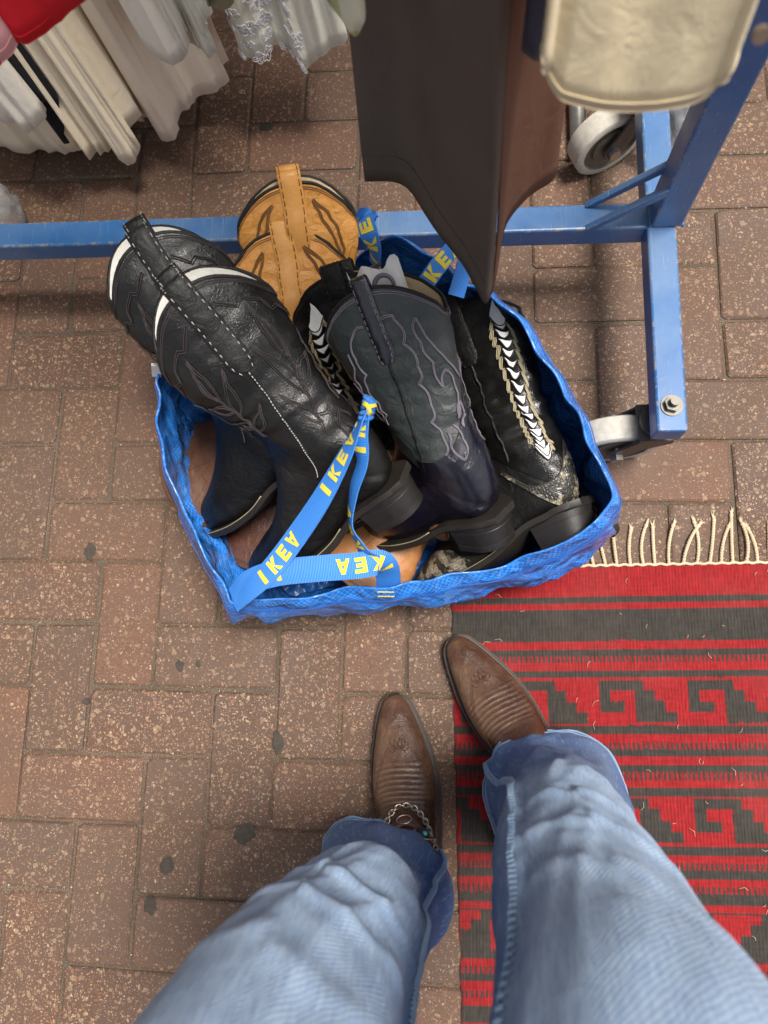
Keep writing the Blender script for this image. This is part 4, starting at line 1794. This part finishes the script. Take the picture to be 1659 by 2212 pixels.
harness = MB()
g = []
for t in np.linspace(-1.25, 1.25, 50):
    g.append([bsl.P(hs_(t) + .62 + ds, t, h) for ds, h in ((-.30, .0012), (-.26, .0036), (.26, .0036), (.30, .0012))])
harness.grid(g)
hob = harness.build('boot_harness', M['dark_brown'], person)
hob.matrix_world = left_boot.matrix_world.copy()
cpath = [bsl.P(hs_(t), t, .0052) for t in np.linspace(-1.5, 1.5, 400)]
acc = [0]
for a, b in zip(cpath[:-1], cpath[1:]):
    acc.append(acc[-1] + (b - a).length)
lk = MB()
lk.tube([(.0046 * cos(a), .0031 * sin(a), .0006 * sin(2 * a)) for a in np.linspace(0, 2 * pi, 16, endpoint=False)], .00125, 6, closed=True)
link_mesh = None
x = 0.0
i = 0
while x < acc[-1]:
    j = next(k for k, a in enumerate(acc) if a >= x)
    p = cpath[j]
    tg = (cpath[min(j + 3, 399)] - cpath[max(j - 3, 0)]).normalized()
    tt = -1.5 + 3.0 * j / 399
    nn = bsl.N(hs_(tt), tt)
    nn = (nn - tg * nn.dot(tg)).normalized()
    bb = tg.cross(nn)
    rot = Matrix((tg, bb, nn)).transposed() @ Matrix.Rotation((.75 if i % 2 else -.75), 3, 'X')
    if link_mesh is None:
        o = lk.build('chain_link', M['silver'], hob)
        link_mesh = o.data
    else:
        o = bpy.data.objects.new('chain_link', link_mesh)
        COL.objects.link(o)
        o.parent = hob
    m4 = rot.to_4x4()
    m4.translation = p
    o.matrix_local = m4
    x += .0058
    i += 1
for t0 in (-.62, .62):
    Hs = hs_(t0)
    mb = MB()
    c = bsl.P(Hs + .62, t0, .0045)
    n_ = bsl.N(Hs + .62, t0)
    e1 = (bsl.P(Hs + .62, t0 + .1) - bsl.P(Hs + .62, t0 - .1)).normalized()
    e2 = n_.cross(e1)
    rows = []
    for r, h in ((1, 0), (.93, .0016), (.72, .0022), (.66, .001), (.3, .0018)):
        rows.append([c + e1 * (.021 * r * cos(a)) + e2 * (.0085 * r * sin(a)) + n_ * h for a in np.linspace(0, 2 * pi, 24, endpoint=False)])
    o = mb.grid(rows, close_v=True)
    mb.cap(o + 4 * 24, 24, True)
    cc = mb.build('concho', M['silver'], hob)
    mb = MB()
    rows = [[c + e1 * (.0033 * sin(b) * cos(a)) + e2 * (.0033 * sin(b) * sin(a)) + n_ * (.0016 + .0024 * cos(b)) for a in np.linspace(0, 2 * pi, 10, endpoint=False)] for b in (1.57, 1.1, .6, .1)]
    o = mb.grid(rows, close_v=True)
    mb.cap(o + 30, 10, True)
    mb.build('turquoise_stone', M['turquoise'], hob)
mb = MB()
Hs = hs_(0)
c = bsl.P(Hs + .62, 0, .006)
n_ = bsl.N(Hs + .62, 0)
e1 = Vector((0, 1, 0))
e2 = n_.cross(e1)
mb.tube([c + e1 * (.0098 * cos(a)) + e2 * (.0065 * sin(a)) for a in np.linspace(0, 2 * pi, 24, endpoint=False)], .0012, 6, closed=True)
mb.build('harness_ring', M['silver'], hob)

# --- jeans
LEG_L = [(.06, .672, -.750, .083, .092), (.15, .684, -.742, .084, .084), (.27, .694, -.722, .064, .068), (.38, .690, -.705, .060, .070), (.47, .683, -.694, .064, .074),
         (.55, .672, -.702, .072, .084), (.63, .660, -.720, .084, .096), (.76, .655, -.765, .100, .112), (.90, .672, -.83, .105, .125)]
LEG_R = [(.06, .918, -.645, .094, .118), (.15, .913, -.640, .080, .098), (.27, .898, -.625, .068, .080), (.38, .884, -.618, .062, .072), (.47, .874, -.620, .063, .070),
         (.55, .874, -.640, .068, .078), (.63, .879, -.672, .079, .092), (.76, .878, -.72, .100, .112), (.90, .864, -.80, .108, .125)]


class Leg:
    def __init__(self, secs, seed, seam, side, yaw):
        self.yaw = yaw
        self.S = np.array(secs)
        self.seed, self.seam, self.side = seed, seam, side
        self.T = crv([tuple(r) for r in secs], 161)

    def at(self, k, a, off=0.0):
        """k 0 hem .. 1 hip, a angle from straight ahead, positive to the right."""
        x = clamp(k) * 160
        j = min(int(x), 159)
        q = self.T[j] + (self.T[j + 1] - self.T[j]) * (x - j)
        z, cx, cy, rx, ry = q
        sa, ca = sin(a), cos(a)
        low = 1 - smooth(.0, .5, k)
        # hem rides up over the instep
        z = z + low ** 3 * (.050 * max(0, ca) ** 1.5 - .025 * max(0, -ca))
        d = 0.0
        sd = self.seed
        P0 = Vector((sa * 1.1, ca * 1.1, k * 4.2))
        d += .008 * mnoise.noise(P0 * 1.1 + Vector((sd, 0, 0))) * (.5 + low)
        # diagonal pulls
        f = 1 - abs(mnoise.noise(Vector((sa * 1.6 + k * 2.2, ca * 1.6, k * 7.5 + sa * 1.6 + sd)))) * 2
        d += .0042 * (f - .45) * (1 - .4 * smooth(.5, .9, k))
        f = 1 - abs(mnoise.noise(Vector((sa * 3.1 + k * 5, ca * 2.6 + sd, k * 15 - sa * 2)))) * 2
        d += .0012 * (f - .45)
        # soft flare at the hem
        d += low ** 2 * .005 * sin(3 * a + sd * 2)
        # bunched roll above the knee and drop below it
        kn = math.exp(-((k - .47) / .05) ** 2) * max(0, ca) ** 2
        d += .007 * kn
        for kk, am in ((.60, .0045), (.69, .0035), (.78, .003)):
            d += am * math.exp(-((k - kk - .05 * sa - .02 * sin(a * 2.3 + sd)) / .014) ** 2) * max(0, ca)
        # raised side seam
        da = (a - self.seam(k) + pi) % (2 * pi) - pi
        d += .0040 * math.exp(-(da / .065) ** 2) - .0015 * math.exp(-((abs(da) - .14) / .05) ** 2)
        r = 1 + (d + off) / ((rx + ry) / 2)
        yw = self.yaw * (1 - smooth(.1, .5, k))
        lx, ly = rx * sa * r, ry * ca * r
        return Vector((cx + lx * cos(yw) - ly * sin(yw), cy + lx * sin(yw) + ly * cos(yw), z)), d, da, f

    def colour(self, k, a, d, da, f):
        fr = smooth(-.25, .75, cos(a + .30 * self.side))
        thigh = smooth(.33, .44, k)
        fade = thigh * (.16 + .78 * fr) + (1 - thigh) * .16 * fr + .02
        fade += .09 * (mnoise.noise(Vector((sin(a) * 2.2, cos(a) * 2.2, k * 9 + self.seed)))) + .10 * d / .012
        for kk in (.56, .63, .70, .77):
            wl_ = math.exp(-((k - kk - .05 * sin(a) - .018 * sin(a * 2.6 + kk * 30)) / .011) ** 2)
            fade += .12 * wl_ * fr
            fade -= .09 * math.exp(-((k - kk + .026 - .05 * sin(a) - .018 * sin(a * 2.6 + kk * 30)) / .014) ** 2) * fr
        if abs(da) < .075:
            fade += .25 * (.5 + .5 * sin(k * 520)) * (1 - abs(da) / .075) - .1 * (abs(da) > .05)
        if k < .022:
            fade += .35
        fade = clamp(fade, 0, 1.1)
        dark, pale = (.042, .104, .250), (.36, .46, .58)
        return tuple(lerp(dark[i], pale[i], fade) for i in range(3)) + (1,)


legL = Leg(LEG_L, 1.3, lambda k: 1.15 + .35 * k, 1, .15)
legR = Leg(LEG_R, 4.6, lambda k: -.55 - .55 * k, -1, .59)
mb = MB()
cols = []
NA, NK = 150, 170
for lg in (legL, legR):
    rows = []
    for i in range(NK):
        k = (i / (NK - 1))
        row = []
        for j in range(NA):
            a = 2 * pi * j / NA
            p, d, da, f = lg.at(k, a)
            row.append(p)
            cols.append(lg.colour(k, a, d, da, f))
        rows.append(row)
    mb.grid(rows, close_v=True)
# seat of the jeans up to the waist
rows = []
for z, cx, cy, rx, ry in crv([(.84, .768, -.82, .195, .125), (.90, .768, -.83, .200, .140), (.98, .768, -.84, .192, .140), (1.05, .768, -.85, .172, .122)], 16):
    rows.append([Vector((cx + rx * sin(a), cy + ry * cos(a), z)) for a in np.linspace(0, 2 * pi, 60, endpoint=False)])
    cols += [(.14, .22, .36, 1)] * 60
o = mb.grid(rows, close_v=True)
mb.cap(o + 15 * 60, 60)
jeans = mb.build('jeans', M['denim'], person, col=cols)
uvl = jeans.data.uv_layers.new(name='UVMap')
for poly in jeans.data.polygons:
    vi = [jeans.data.loops[li].vertex_index for li in poly.loop_indices]
    js = [(v % (NK * NA)) % NA for v in vi]
    wrap = max(js) - min(js) > NA // 2
    for li, v, j in zip(poly.loop_indices, vi, js):
        if v < 2 * NK * NA:
            uvl.data[li].uv = ((j + (NA if wrap and j < NA // 2 else 0)) / NA * .52, (v % (NK * NA)) // NA / NK * .86)
        else:
            co_ = jeans.data.vertices[v].co
            uvl.data[li].uv = (co_.x, co_.z)
sol = jeans.modifiers.new('thickness', 'SOLIDIFY')
sol.thickness = .0018
# hem band with frayed threads, seam stitching
M['denim_pale'] = fabric('denim_fray', (.24, .34, .48), (.14, .22, .36), 900, .9)
for lg in (legL, legR):
    mb = MB()
    rg = random.Random(int(lg.seed * 10))
    n = 150
    mb.tube([lg.at(.0, 2 * pi * j / n, .0012)[0] for j in range(n)], .0013, 6, closed=True)
    hb = mb.build('hem_edge', M['denim_pale'], jeans)
    mb = MB()
    for i in range(230):
        a = rg.uniform(0, 2 * pi)
        p = lg.at(0, a, .001)[0]
        mb.tube([p, p + Vector((sin(a) * rg.uniform(0, .003), cos(a) * rg.uniform(0, .003), -rg.uniform(.001, .006)))], .0004, 3, caps=False)
    hs2 = MB()
    for kk in (.016, .0185):
        hs2.tube([lg.at(kk, 2 * pi * j / 200, .0008)[0] for j in range(200)], .0006, 4, closed=True)
    hs2.build('hem_stitching', M['denim_pale'], jeans)
    fo = mb.build('hem_fray', M['denim_pale'], jeans)
    fo['kind'] = 'stuff'
    mb = MB()
    for q in range(120):
        k = q / 120
        a = lg.seam(k)
        p0 = lg.at(k, a - .045, .0014)[0]
        p1 = lg.at(k + .004, a + .045, .0014)[0]
        mb.tube([p0, lg.at(k + .002, a, .0022)[0], p1], .0016, 5, caps=False)
    mb.build('seam_stitching', M['denim_pale'], jeans)

# ------------------------------------------------------------------ garments
def drape(name, label, cat, front, back=(0, .10), top=None, zt=1.66, tsx=.55, tsy=.4, mat='dress_white', folds=7, amp=.010, seed=0, nz_=60, edge=None, closed_back=True, group=None, hemw=.004, matfn=None, n=240, tpow=1.0):
    """Hanging cloth: an outline at the hem carried up to its hanger, pleated on the way."""
    F = [at(u, v, z) for u, v, z in front]
    B = [Vector((p.x + back[0] * (1 if i else .4), p.y + back[1], p.z + .01)) for i, p in enumerate(F)][::-1]
    loop = crv([tuple(p) for p in F + B], n, True)
    c = loop.mean(0)
    arc = [0.0]
    for j in range(1, n):
        arc.append(arc[-1] + float(np.linalg.norm(loop[j] - loop[j - 1])))
    tx, ty = top if top is not None else (c[0], c[1] + .10)
    rows = []
    for i in range(nz_):
        h = i / (nz_ - 1)
        hh = h ** tpow
        row = []
        for j in range(n):
            p = loop[j]
            q = loop[(j + 1) % n] - loop[j - 1]
            nrm = np.array([q[1], -q[0]])
            nrm = nrm / (np.linalg.norm(nrm) + 1e-9)
            x = lerp(p[0], tx + (p[0] - c[0]) * tsx, hh)
            y = lerp(p[1], ty + (p[1] - c[1]) * tsy, hh)
            z = lerp(p[2], zt, h)
            a = 2 * pi * j / n
            fa = amp * (1 - .45 * h)
            al = arc[j]
            hd = h * .9 + .06 * mnoise.noise(Vector((al * 9, h * 3, seed)))
            r1 = 1 - 2 * abs(mnoise.noise(Vector((al * folds * 2.3 + .5 * hd, hd * .9, seed * 2.3))))
            r2 = 1 - 2 * abs(mnoise.noise(Vector((al * folds * 5.4 - .8 * hd, hd * 1.6, seed * 5.1))))
            r3 = mnoise.noise(Vector((al * folds * 1.7, hd * .5, seed * 1.3)))
            r4 = 1 - 2 * abs(mnoise.noise(Vector((al * folds * 11 + 1.4 * hd, hd * 3.0, seed * 7.7))))
            w = 1.05 * (r1 - .4) + .75 * (r2 - .4) + .25 * (r4 - .4) + 1.5 * r3
            z += hemw * (1 - h) * (2.2 * mnoise.noise(Vector((al * 8, 0, seed + 9))) + .5 * (r1 - .4))
            row.append(Vector((x + nrm[0] * fa * w, y + nrm[1] * fa * w, z)))
        rows.append(row)
    root = empty(name, (float(c[0]), float(c[1]), 0))
    tag(root, label, cat, group)
    mb = MB()
    mb.grid([[p - root.location for p in r] for r in rows], close_v=True)
    o = mb.build('cloth', M[mat], root)
    sol = o.modifiers.new('thickness', 'SOLIDIFY')
    sol.thickness = .0007
    if edge:
        mb = MB()
        rr_ = rows[0]
        mb.tube([p - root.location + Vector((0, 0, .0006)) for p in rr_], .0008, 5, closed=True)
        mb.build('hem', M[edge], root)
        mb = MB()
        ins = [rows[0][j].lerp(rows[1][j], .45) - root.location for j in range(n)]
        ctr = Vector((float(c[0]), float(c[1]), 0)) - root.location
        path = []
        for p in ins:
            d = Vector((p.x - ctr.x, p.y - ctr.y, 0))
            path.append(p + (d.normalized() * .0012 if d.length > 1e-6 else Vector()))
        mb.tube(path, .0005, 4, closed=True)
        mb.build('hem_stitching', M[edge], root)
    # hanger hook over the rail
    mb = MB()
    mb.tube([Vector((tx, ty, zt - .02)) - root.location, Vector((tx, ty, zt + .06)) - root.location, Vector((tx + .012, ty, zt + .09)) - root.location, Vector((tx - .004, ty, zt + .11)) - root.location], .0022, 6)
    mb.build('hanger_hook', M['steel'], root)
    return root, rows


# second rail behind, holding the white clothes
ro = empty('clothes_rail', (.1, .62, 0))
for seg, nm in (([(-.75, .62, 1.765), (.98, .62, 1.765)], 'rail'), ([(-.74, .62, .02), (-.74, .62, 1.75)], 'post'), ([(.98, .62, .02), (.98, .62, 1.75)], 'post'),
                ([(-.74, .40, .018), (-.74, .95, .018)], 'foot'), ([(.98, .40, .018), (.98, .95, .018)], 'foot')):
    mb = MB()
    mb.tube([Vector(p) - ro.location for p in seg], .014, 12)
    mb.build(nm, M['steel'], ro)
tag(ro, 'steel tube clothes rail behind the blue rack holding the white clothes', 'clothes rail')

GW = 'white clothes on the rear rail'
drape('white_skirt', 'off-white skirt sweeping the floor below the black garment', 'skirt', [(-70, 270, .07), (-20, 298, .05), (40, 318, .04), (100, 325, .04), (152, 327, .04), (190, 300, .05)], (0, .12), (-.12, .58), mat='dress_white', folds=6, seed=1.0, group=GW, amp=.008)
drape('white_blouse', 'greyish white blouse hem at the left edge above the floor-length skirt', 'blouse', [(-70, 215, .22), (-20, 240, .21), (30, 262, .20), (72, 272, .20), (82, 236, .22)], (-.03, .10), (-.10, .56), mat='dress_grey', folds=8, seed=2.0, group=GW, amp=.010)
drape('black_garment', 'plain black garment hanging between white clothes', 'garment', [(-30, 165, .26), (20, 190, .25), (62, 218, .24), (105, 224, .22), (143, 300, .12), (120, 210, .22)], (-.06, .10), (-.02, .57), mat='black_cloth', folds=4, seed=3.0, amp=.006)
drape('white_dress', 'long cream crumpled cotton dress with a wavy hem', 'dress', [(112, 232, .16), (140, 300, .12), (165, 332, .10), (205, 330, .10), (245, 322, .11), (268, 352, .09), (290, 335, .10), (296, 290, .13)], (-.05, .15), (.05, .56), mat='dress_white', folds=8, seed=4.0, group=GW, amp=.017, hemw=.006)
drape('satin_dress', 'long ivory satin dress with soft folds beside the cotton dress', 'dress', [(292, 255, .10), (315, 280, .08), (343, 302, .07), (372, 290, .07), (388, 262, .08), (418, 236, .08), (446, 192, .09), (474, 138, .10), (478, 112, .12)], (-.05, .12), (.17, .60), mat='dress_silk', folds=7, seed=5.0, group=GW, amp=.016)
drape('slip', 'pale slip with a rounded hem layered over the satin dress', 'slip', [(300, 60, .30), (345, 122, .27), (378, 130, .27), (402, 116, .28), (404, 70, .32)], (-.03, .06), (.22, .52), mat='dress_grey', folds=8, seed=6.0, group=GW, amp=.009)
drape('chemise', 'pale satin chemise with a scalloped hem over the ivory dress', 'chemise', [(388, 60, .32), (405, 92, .29), (432, 108, .28), (456, 112, .28), (458, 70, .31), (452, 20, .36)], (-.02, .05), (.28, .54), mat='dress_pale', folds=8, seed=7.0, group=GW, amp=.008)
r_, rows_ = drape('lace_slip', 'pale slip with a lace panel and pointed hem, hanging apart from the others', 'slip', [(498, 30, .24), (515, 72, .21), (532, 112, .19), (562, 116, .19), (580, 98, .20), (606, 92, .20), (640, 124, .18), (662, 150, .16), (690, 122, .18), (718, 100, .19), (738, 80, .20), (726, 30, .23)], (0, .10), (.42, .64), mat='dress_pale', folds=6, seed=8.0, group=GW, amp=.008)
# lace appliqué: floral openwork on the front of the slip
lace = MB()
rl = random.Random(5)
n_ = len(rows_[0])
for q in range(120):
    i = rl.randint(0, 9)
    j = rl.randint(4, int(n_ * .30))
    if i > 3 + 6 * abs(sin(j * .21)):
        continue
    p = rows_[i][j]
    e1 = (rows_[i][(j + 1) % n_] - rows_[i][j - 1]).normalized()
    e2 = (rows_[i + 1][j] - rows_[i][j]).normalized()
    nn = e1.cross(e2).normalized()
    if nn.y > 0:
        nn = -nn
    R0 = rl.uniform(.006, .012)
    npet = rl.randint(4, 6)
    pts = []
    for a in np.linspace(0, 2 * pi, 26, endpoint=False):
        r = R0 * (.55 + .45 * abs(cos(npet * a / 2)))
        pts.append(p + e1 * (r * cos(a)) + e2 * (r * sin(a)) + nn * .002 - r_.location)
    lace.tube(pts, .0007, 4, closed=True)
    for a in np.linspace(0, 2 * pi, npet, endpoint=False):
        lace.tube([p + nn * .002 - r_.location, p + e1 * (R0 * .8 * cos(a)) + e2 * (R0 * .8 * sin(a)) + nn * .002 - r_.location], .0006, 4)
lo = lace.build('lace_trim', M['lace'], r_)
lo['kind'] = 'stuff'
drape('olive_top', 'short olive top with a rounded hem between the white clothes', 'top', [(448, 0, .42), (455, 14, .40), (478, 20, .40), (500, 10, .41), (505, -20, .44)], (0, .06), (.40, .60), mat='olive', folds=3, seed=9.0, amp=.004)

# on the blue rack, towards the viewer
drape('white_shirt', 'white shirt tail beside the long taupe trousers', 'shirt', [(770, -40, .50), (788, 40, .46), (800, 90, .44), (826, 118, .43), (850, 100, .44), (850, 40, .47)], (0, .04), (.76, .20), mat='dress_grey', folds=3, seed=10.0, amp=.004)
drape('printed_scarf', 'white and lime green striped scarf end hanging at the top edge', 'scarf', [(700, -30, .74), (722, 20, .71), (748, 62, .69), (768, 82, .68), (782, 60, .69), (786, 0, .72)], (0, .02), (.72, .14), mat='green_print', folds=3, seed=11.0, amp=.003, tsx=.8)
drape('red_garment', 'bright red garment with white print in the top left corner', 'garment', [(-60, 190, .62), (-10, 142, .63), (25, 112, .64), (42, 88, .65), (62, 94, .65), (110, 62, .66), (150, 22, .68), (205, -50, .72)], (-.05, .06), (.16, .22), mat='red_print', folds=4, seed=12.0, amp=.004, edge='red_print')
drape('slate_sleeve', 'dark slate blue sleeve hanging behind the cream jacket', 'sleeve', [(1090, 20, .74), (1112, 80, .71), (1140, 118, .70), (1168, 132, .695), (1200, 100, .70), (1225, 30, .73)], (0, .05), (.80, .16), mat='slate', folds=3, seed=13.0, amp=.004, tsx=.9)
drape('cream_jacket', 'cream canvas jacket with a stitched rounded hem hanging close to the viewer', 'jacket', [(1172, 120, .815), (1185, 165, .80), (1215, 208, .79), (1275, 236, .785), (1350, 246, .78), (1430, 242, .785), (1495, 224, .79), (1540, 190, .80), (1580, 130, .815)], (.01, .10), (.90, .10), mat='khaki', folds=3, seed=14.0, amp=.004, edge='khaki', tsx=1.1, hemw=.001)
M['button'] = plain('brown_button', (.12, .085, .06), .6)
mb = MB()
bc = at(1643, 75, .87)
mb.cyl(bc, (.1, -.9, .3), .0042, .003, 18)
jb = bpy.data.objects['cream_jacket']
ob = mb.build('button', M['button'], jb, angle=40)
ob.location = -Vector(jb.location)
# taupe trousers: two faces meeting at the pressed front crease
tro = empty('trousers', (.79, .06, 0))
tag(tro, 'long taupe twill trousers with a pointed hem hanging over the bag', 'trousers')
HEM = [(802, 372, .44), (838, 384, .44), (872, 402, .44), (905, 432, .44), (935, 474, .44), (962, 526, .44), (985, 580, .44), (1008, 630, .44), (1030, 656, .44), (1050, 652, .44), (1062, 630, .442)]
HEM_R = [(1062, 630, .442), (1075, 560, .45), (1092, 484, .45), (1125, 440, .45), (1160, 410, .45), (1192, 388, .45), (1200, 372, .45)]


def sheet(hem_px, top_pts, mat, nm, seed, amp, n=70, m=60):
    H_ = crv([tuple(at(*q)) for q in hem_px], n)
    T_ = crv(top_pts, n)
    rows = []
    for i in range(m):
        h = i / (m - 1)
        row = []
        for j in range(n):
            p = H_[j] * (1 - h) + T_[j] * h
            f = j / (n - 1)
            w = amp * (sin(f * 5.5 + seed + h * 2.6) * .6 + .5 * sin(f * 13 + seed * 2 - h * 3.5) + mnoise.noise(Vector((f * 3, h * 6, seed)))) * (1 - .3 * h) * min(1, 5 * (1 - f) + .25)
            row.append(Vector((p[0] - w * .55, p[1] - w * .75, p[2])) - tro.location)
        rows.append(row)
    mb = MB()
    mb.grid(rows)
    o = mb.build(nm, M[mat], tro)
    sol = o.modifiers.new('thickness', 'SOLIDIFY')
    sol.thickness = .0016
    mb = MB()
    mb.tube([r for r in rows[0]], .0015, 6)
    mb.build('hem', M[mat], tro)
    mb = MB()
    mb.tube([rows[2][j] + Vector((-.0012, -.0012, 0)) for j in range(n)], .0006, 4)
    mb.build('hem_stitching', M['thread_black'], tro)
    mb = MB()
    for jj in (int(n * .42),):
        mb.tube([rows[i][jj] + Vector((-.001, -.0008, 0)) for i in range(m)], .0011, 5, squash=.6)
    mb.build('leg_seam', M[mat], tro)


tp = [(.735, .17, 1.64), (.755, .12, 1.64), (.775, .06, 1.64), (.79, -.01, 1.64), (.797, -.03, 1.64)]
sheet(HEM, tp, 'trouser', 'trouser_leg', 1.0, .013)
sheet(HEM_R, [(.797, -.03, 1.64), (.815, .05, 1.64), (.83, .12, 1.64), (.84, .17, 1.64)], 'trouser_red', 'trouser_leg', 2.0, .005)
mb = MB()
mb.tube([Vector((.79, .06, 1.64)) - tro.location, Vector((.79, .12, 1.70)) - tro.location, Vector((.79, .168, 1.78)) - tro.location], .003, 6)
mb.build('hanger_hook', M['steel'], tro)

# ------------------------------------------------------------------ small things
# paper stuffed in the charcoal boot
mw = r_charcoal.matrix_world
mb = MB()
rows = []
for i in range(16):
    a = -1.25 + 2.5 * i / 15
    rows.append([mw @ Vector((.045 + .036 * sin(a), -.013 + .016 * cos(a) * (1 - .12 * k) + .003 * sin(i * 1.3 + k), .270 + .026 * k + .006 * sin(i * .9) * (k == 4))) for k in range(5)])
mb.grid(rows)
pp = mb.build('wadded_paper', M['paper'])
tag(pp, 'crumpled white printed paper stuffed in the charcoal boot top', 'paper')
sol = pp.modifiers.new('thickness', 'SOLIDIFY')
sol.thickness = .0006
mb = MB()
mb.tube([mw @ Vector((.030 + .012 * cos(a), .0085 - .001 * sin(a), .352 + .012 * sin(a))) for a in np.linspace(.3, 3.4, 14)], .003, 5, squash=.2)
mb.build('printed_mark', M['paper_ink'], pp)
# paper label showing behind the black boots
mb = MB()
lp = at(338, 800, .262)
mb.box(lp, (.012, .004, .040), Matrix.Rotation(.35, 3, 'Y'))
lb = mb.build('price_tag', M['paper'], smooth_=False)
tag(lb, 'small white paper tag peeping out beside the black boot', 'tag')


def plastic(name, label, c, r, seed):
    mb = MB()
    rows = []
    for i in range(22):
        b = pi * (i + .5) / 22
        row = []
        for j in range(34):
            a = 2 * pi * j / 34
            d = Vector((sin(b) * cos(a), sin(b) * sin(a), cos(b)))
            k = 1 + .35 * (1 - 2 * abs(mnoise.noise(d * 2.3 + Vector((seed, 0, 0))))) + .12 * mnoise.noise(d * 7 + Vector((0, seed, 0)))
            row.append(Vector(c) + Vector((d.x * r[0], d.y * r[1], max(-c[2] + .004, d.z * r[2]))) * k)
        rows.append(row)
    o = mb.grid(rows, close_v=True)
    mb.cap(o, 34)
    mb.cap(o + 21 * 34, 34)
    o = mb.build(name, M['plastic'], smooth_=True)
    tag(o, label, 'plastic wrap')


q = at(-14, 452, .05)
plastic('plastic_wrap', 'crumpled clear plastic at the left edge beside the blue bar', (q.x, q.y, .05), (.035, .035, .05), 1.0)
q = at(1492, 236, .10)
plastic('plastic_wrap', 'clear plastic wrapping on the floor behind the blue upright', (q.x, q.y, .06), (.05, .035, .05), 4.0)
mb = MB()
q = at(1462, 238, .06)
g = []
for i in range(16):
    a = i / 15 * pi
    g.append([Vector((q.x + .045 * cos(a), q.y + .02 * k, .004 + .075 * sin(a) * (1 - .08 * k))) for k in range(6)])
mb.grid(g)
o = mb.build('black_sack', M['black_cloth'])
sol = o.modifiers.new('thickness', 'SOLIDIFY')
sol.thickness = .003
tag(o, 'black sack lying on the paving behind the blue upright', 'sack')

# ------------------------------------------------------------------ unseen canopy and walls, added to shade the racks and paving
mb = MB()
g = []
for i in range(25):
    x = -2.7 + 4.0 * i / 24
    g.append([Vector((x, .42 + 1.8 * j / 12, 2.35 + .45 * j / 12 - .05 * sin(pi * j / 12) + .012 * sin(x * 5))) for j in range(13)])
mb.grid(g)
M['added_shade'] = fabric('added_shade_canvas', (.36, .33, .28), (.30, .27, .23), 600, .9)
aw = empty('added_shade_canopy', (0, .1, 0))
tag(aw, 'added unseen canvas canopy and walls that shade the clothes racks', 'added_shade')
cv = mb.build('canvas', M['added_shade'], aw)
cv.location = -Vector(aw.location)
sol = cv.modifiers.new('thickness', 'SOLIDIFY')
sol.thickness = .003
for nm, pts in (('back_shade_wall', [(-2.65, 2.15), (1.25, 2.15)]), ('side_shade_wall', [(-1.05, .35), (-1.05, 2.12)])):  # canvas walls added out of view to block light from behind and left
    mb = MB()
    g = []
    (x0, y0), (x1, y1) = pts
    for i in range(50):
        f = i / 49
        wv = .02 * sin(f * 60)
        g.append([Vector((lerp(x0, x1, f) + (wv if nm == 'side_shade_wall' else 0), lerp(y0, y1, f) + (wv if nm == 'back_shade_wall' else 0), z)) - aw.location for z in (.03, .8, 1.6, 2.05 + .4 * (lerp(y0, y1, f) - .1) / 2.1)])
    mb.grid(g)
    o = mb.build(nm, M['added_shade'], aw)
    sol = o.modifiers.new('thickness', 'SOLIDIFY')
    sol.thickness = .002
for x, y, z in ((-2.65, .45, 2.34), (-2.65, 2.18, 2.50), (1.22, 2.18, 2.50)):
    mb = MB()
    mb.tube([Vector((x, y, 0)) - aw.location, Vector((x, y, z)) - aw.location], .022, 10)
    mb.build('pole', M['steel'], aw)
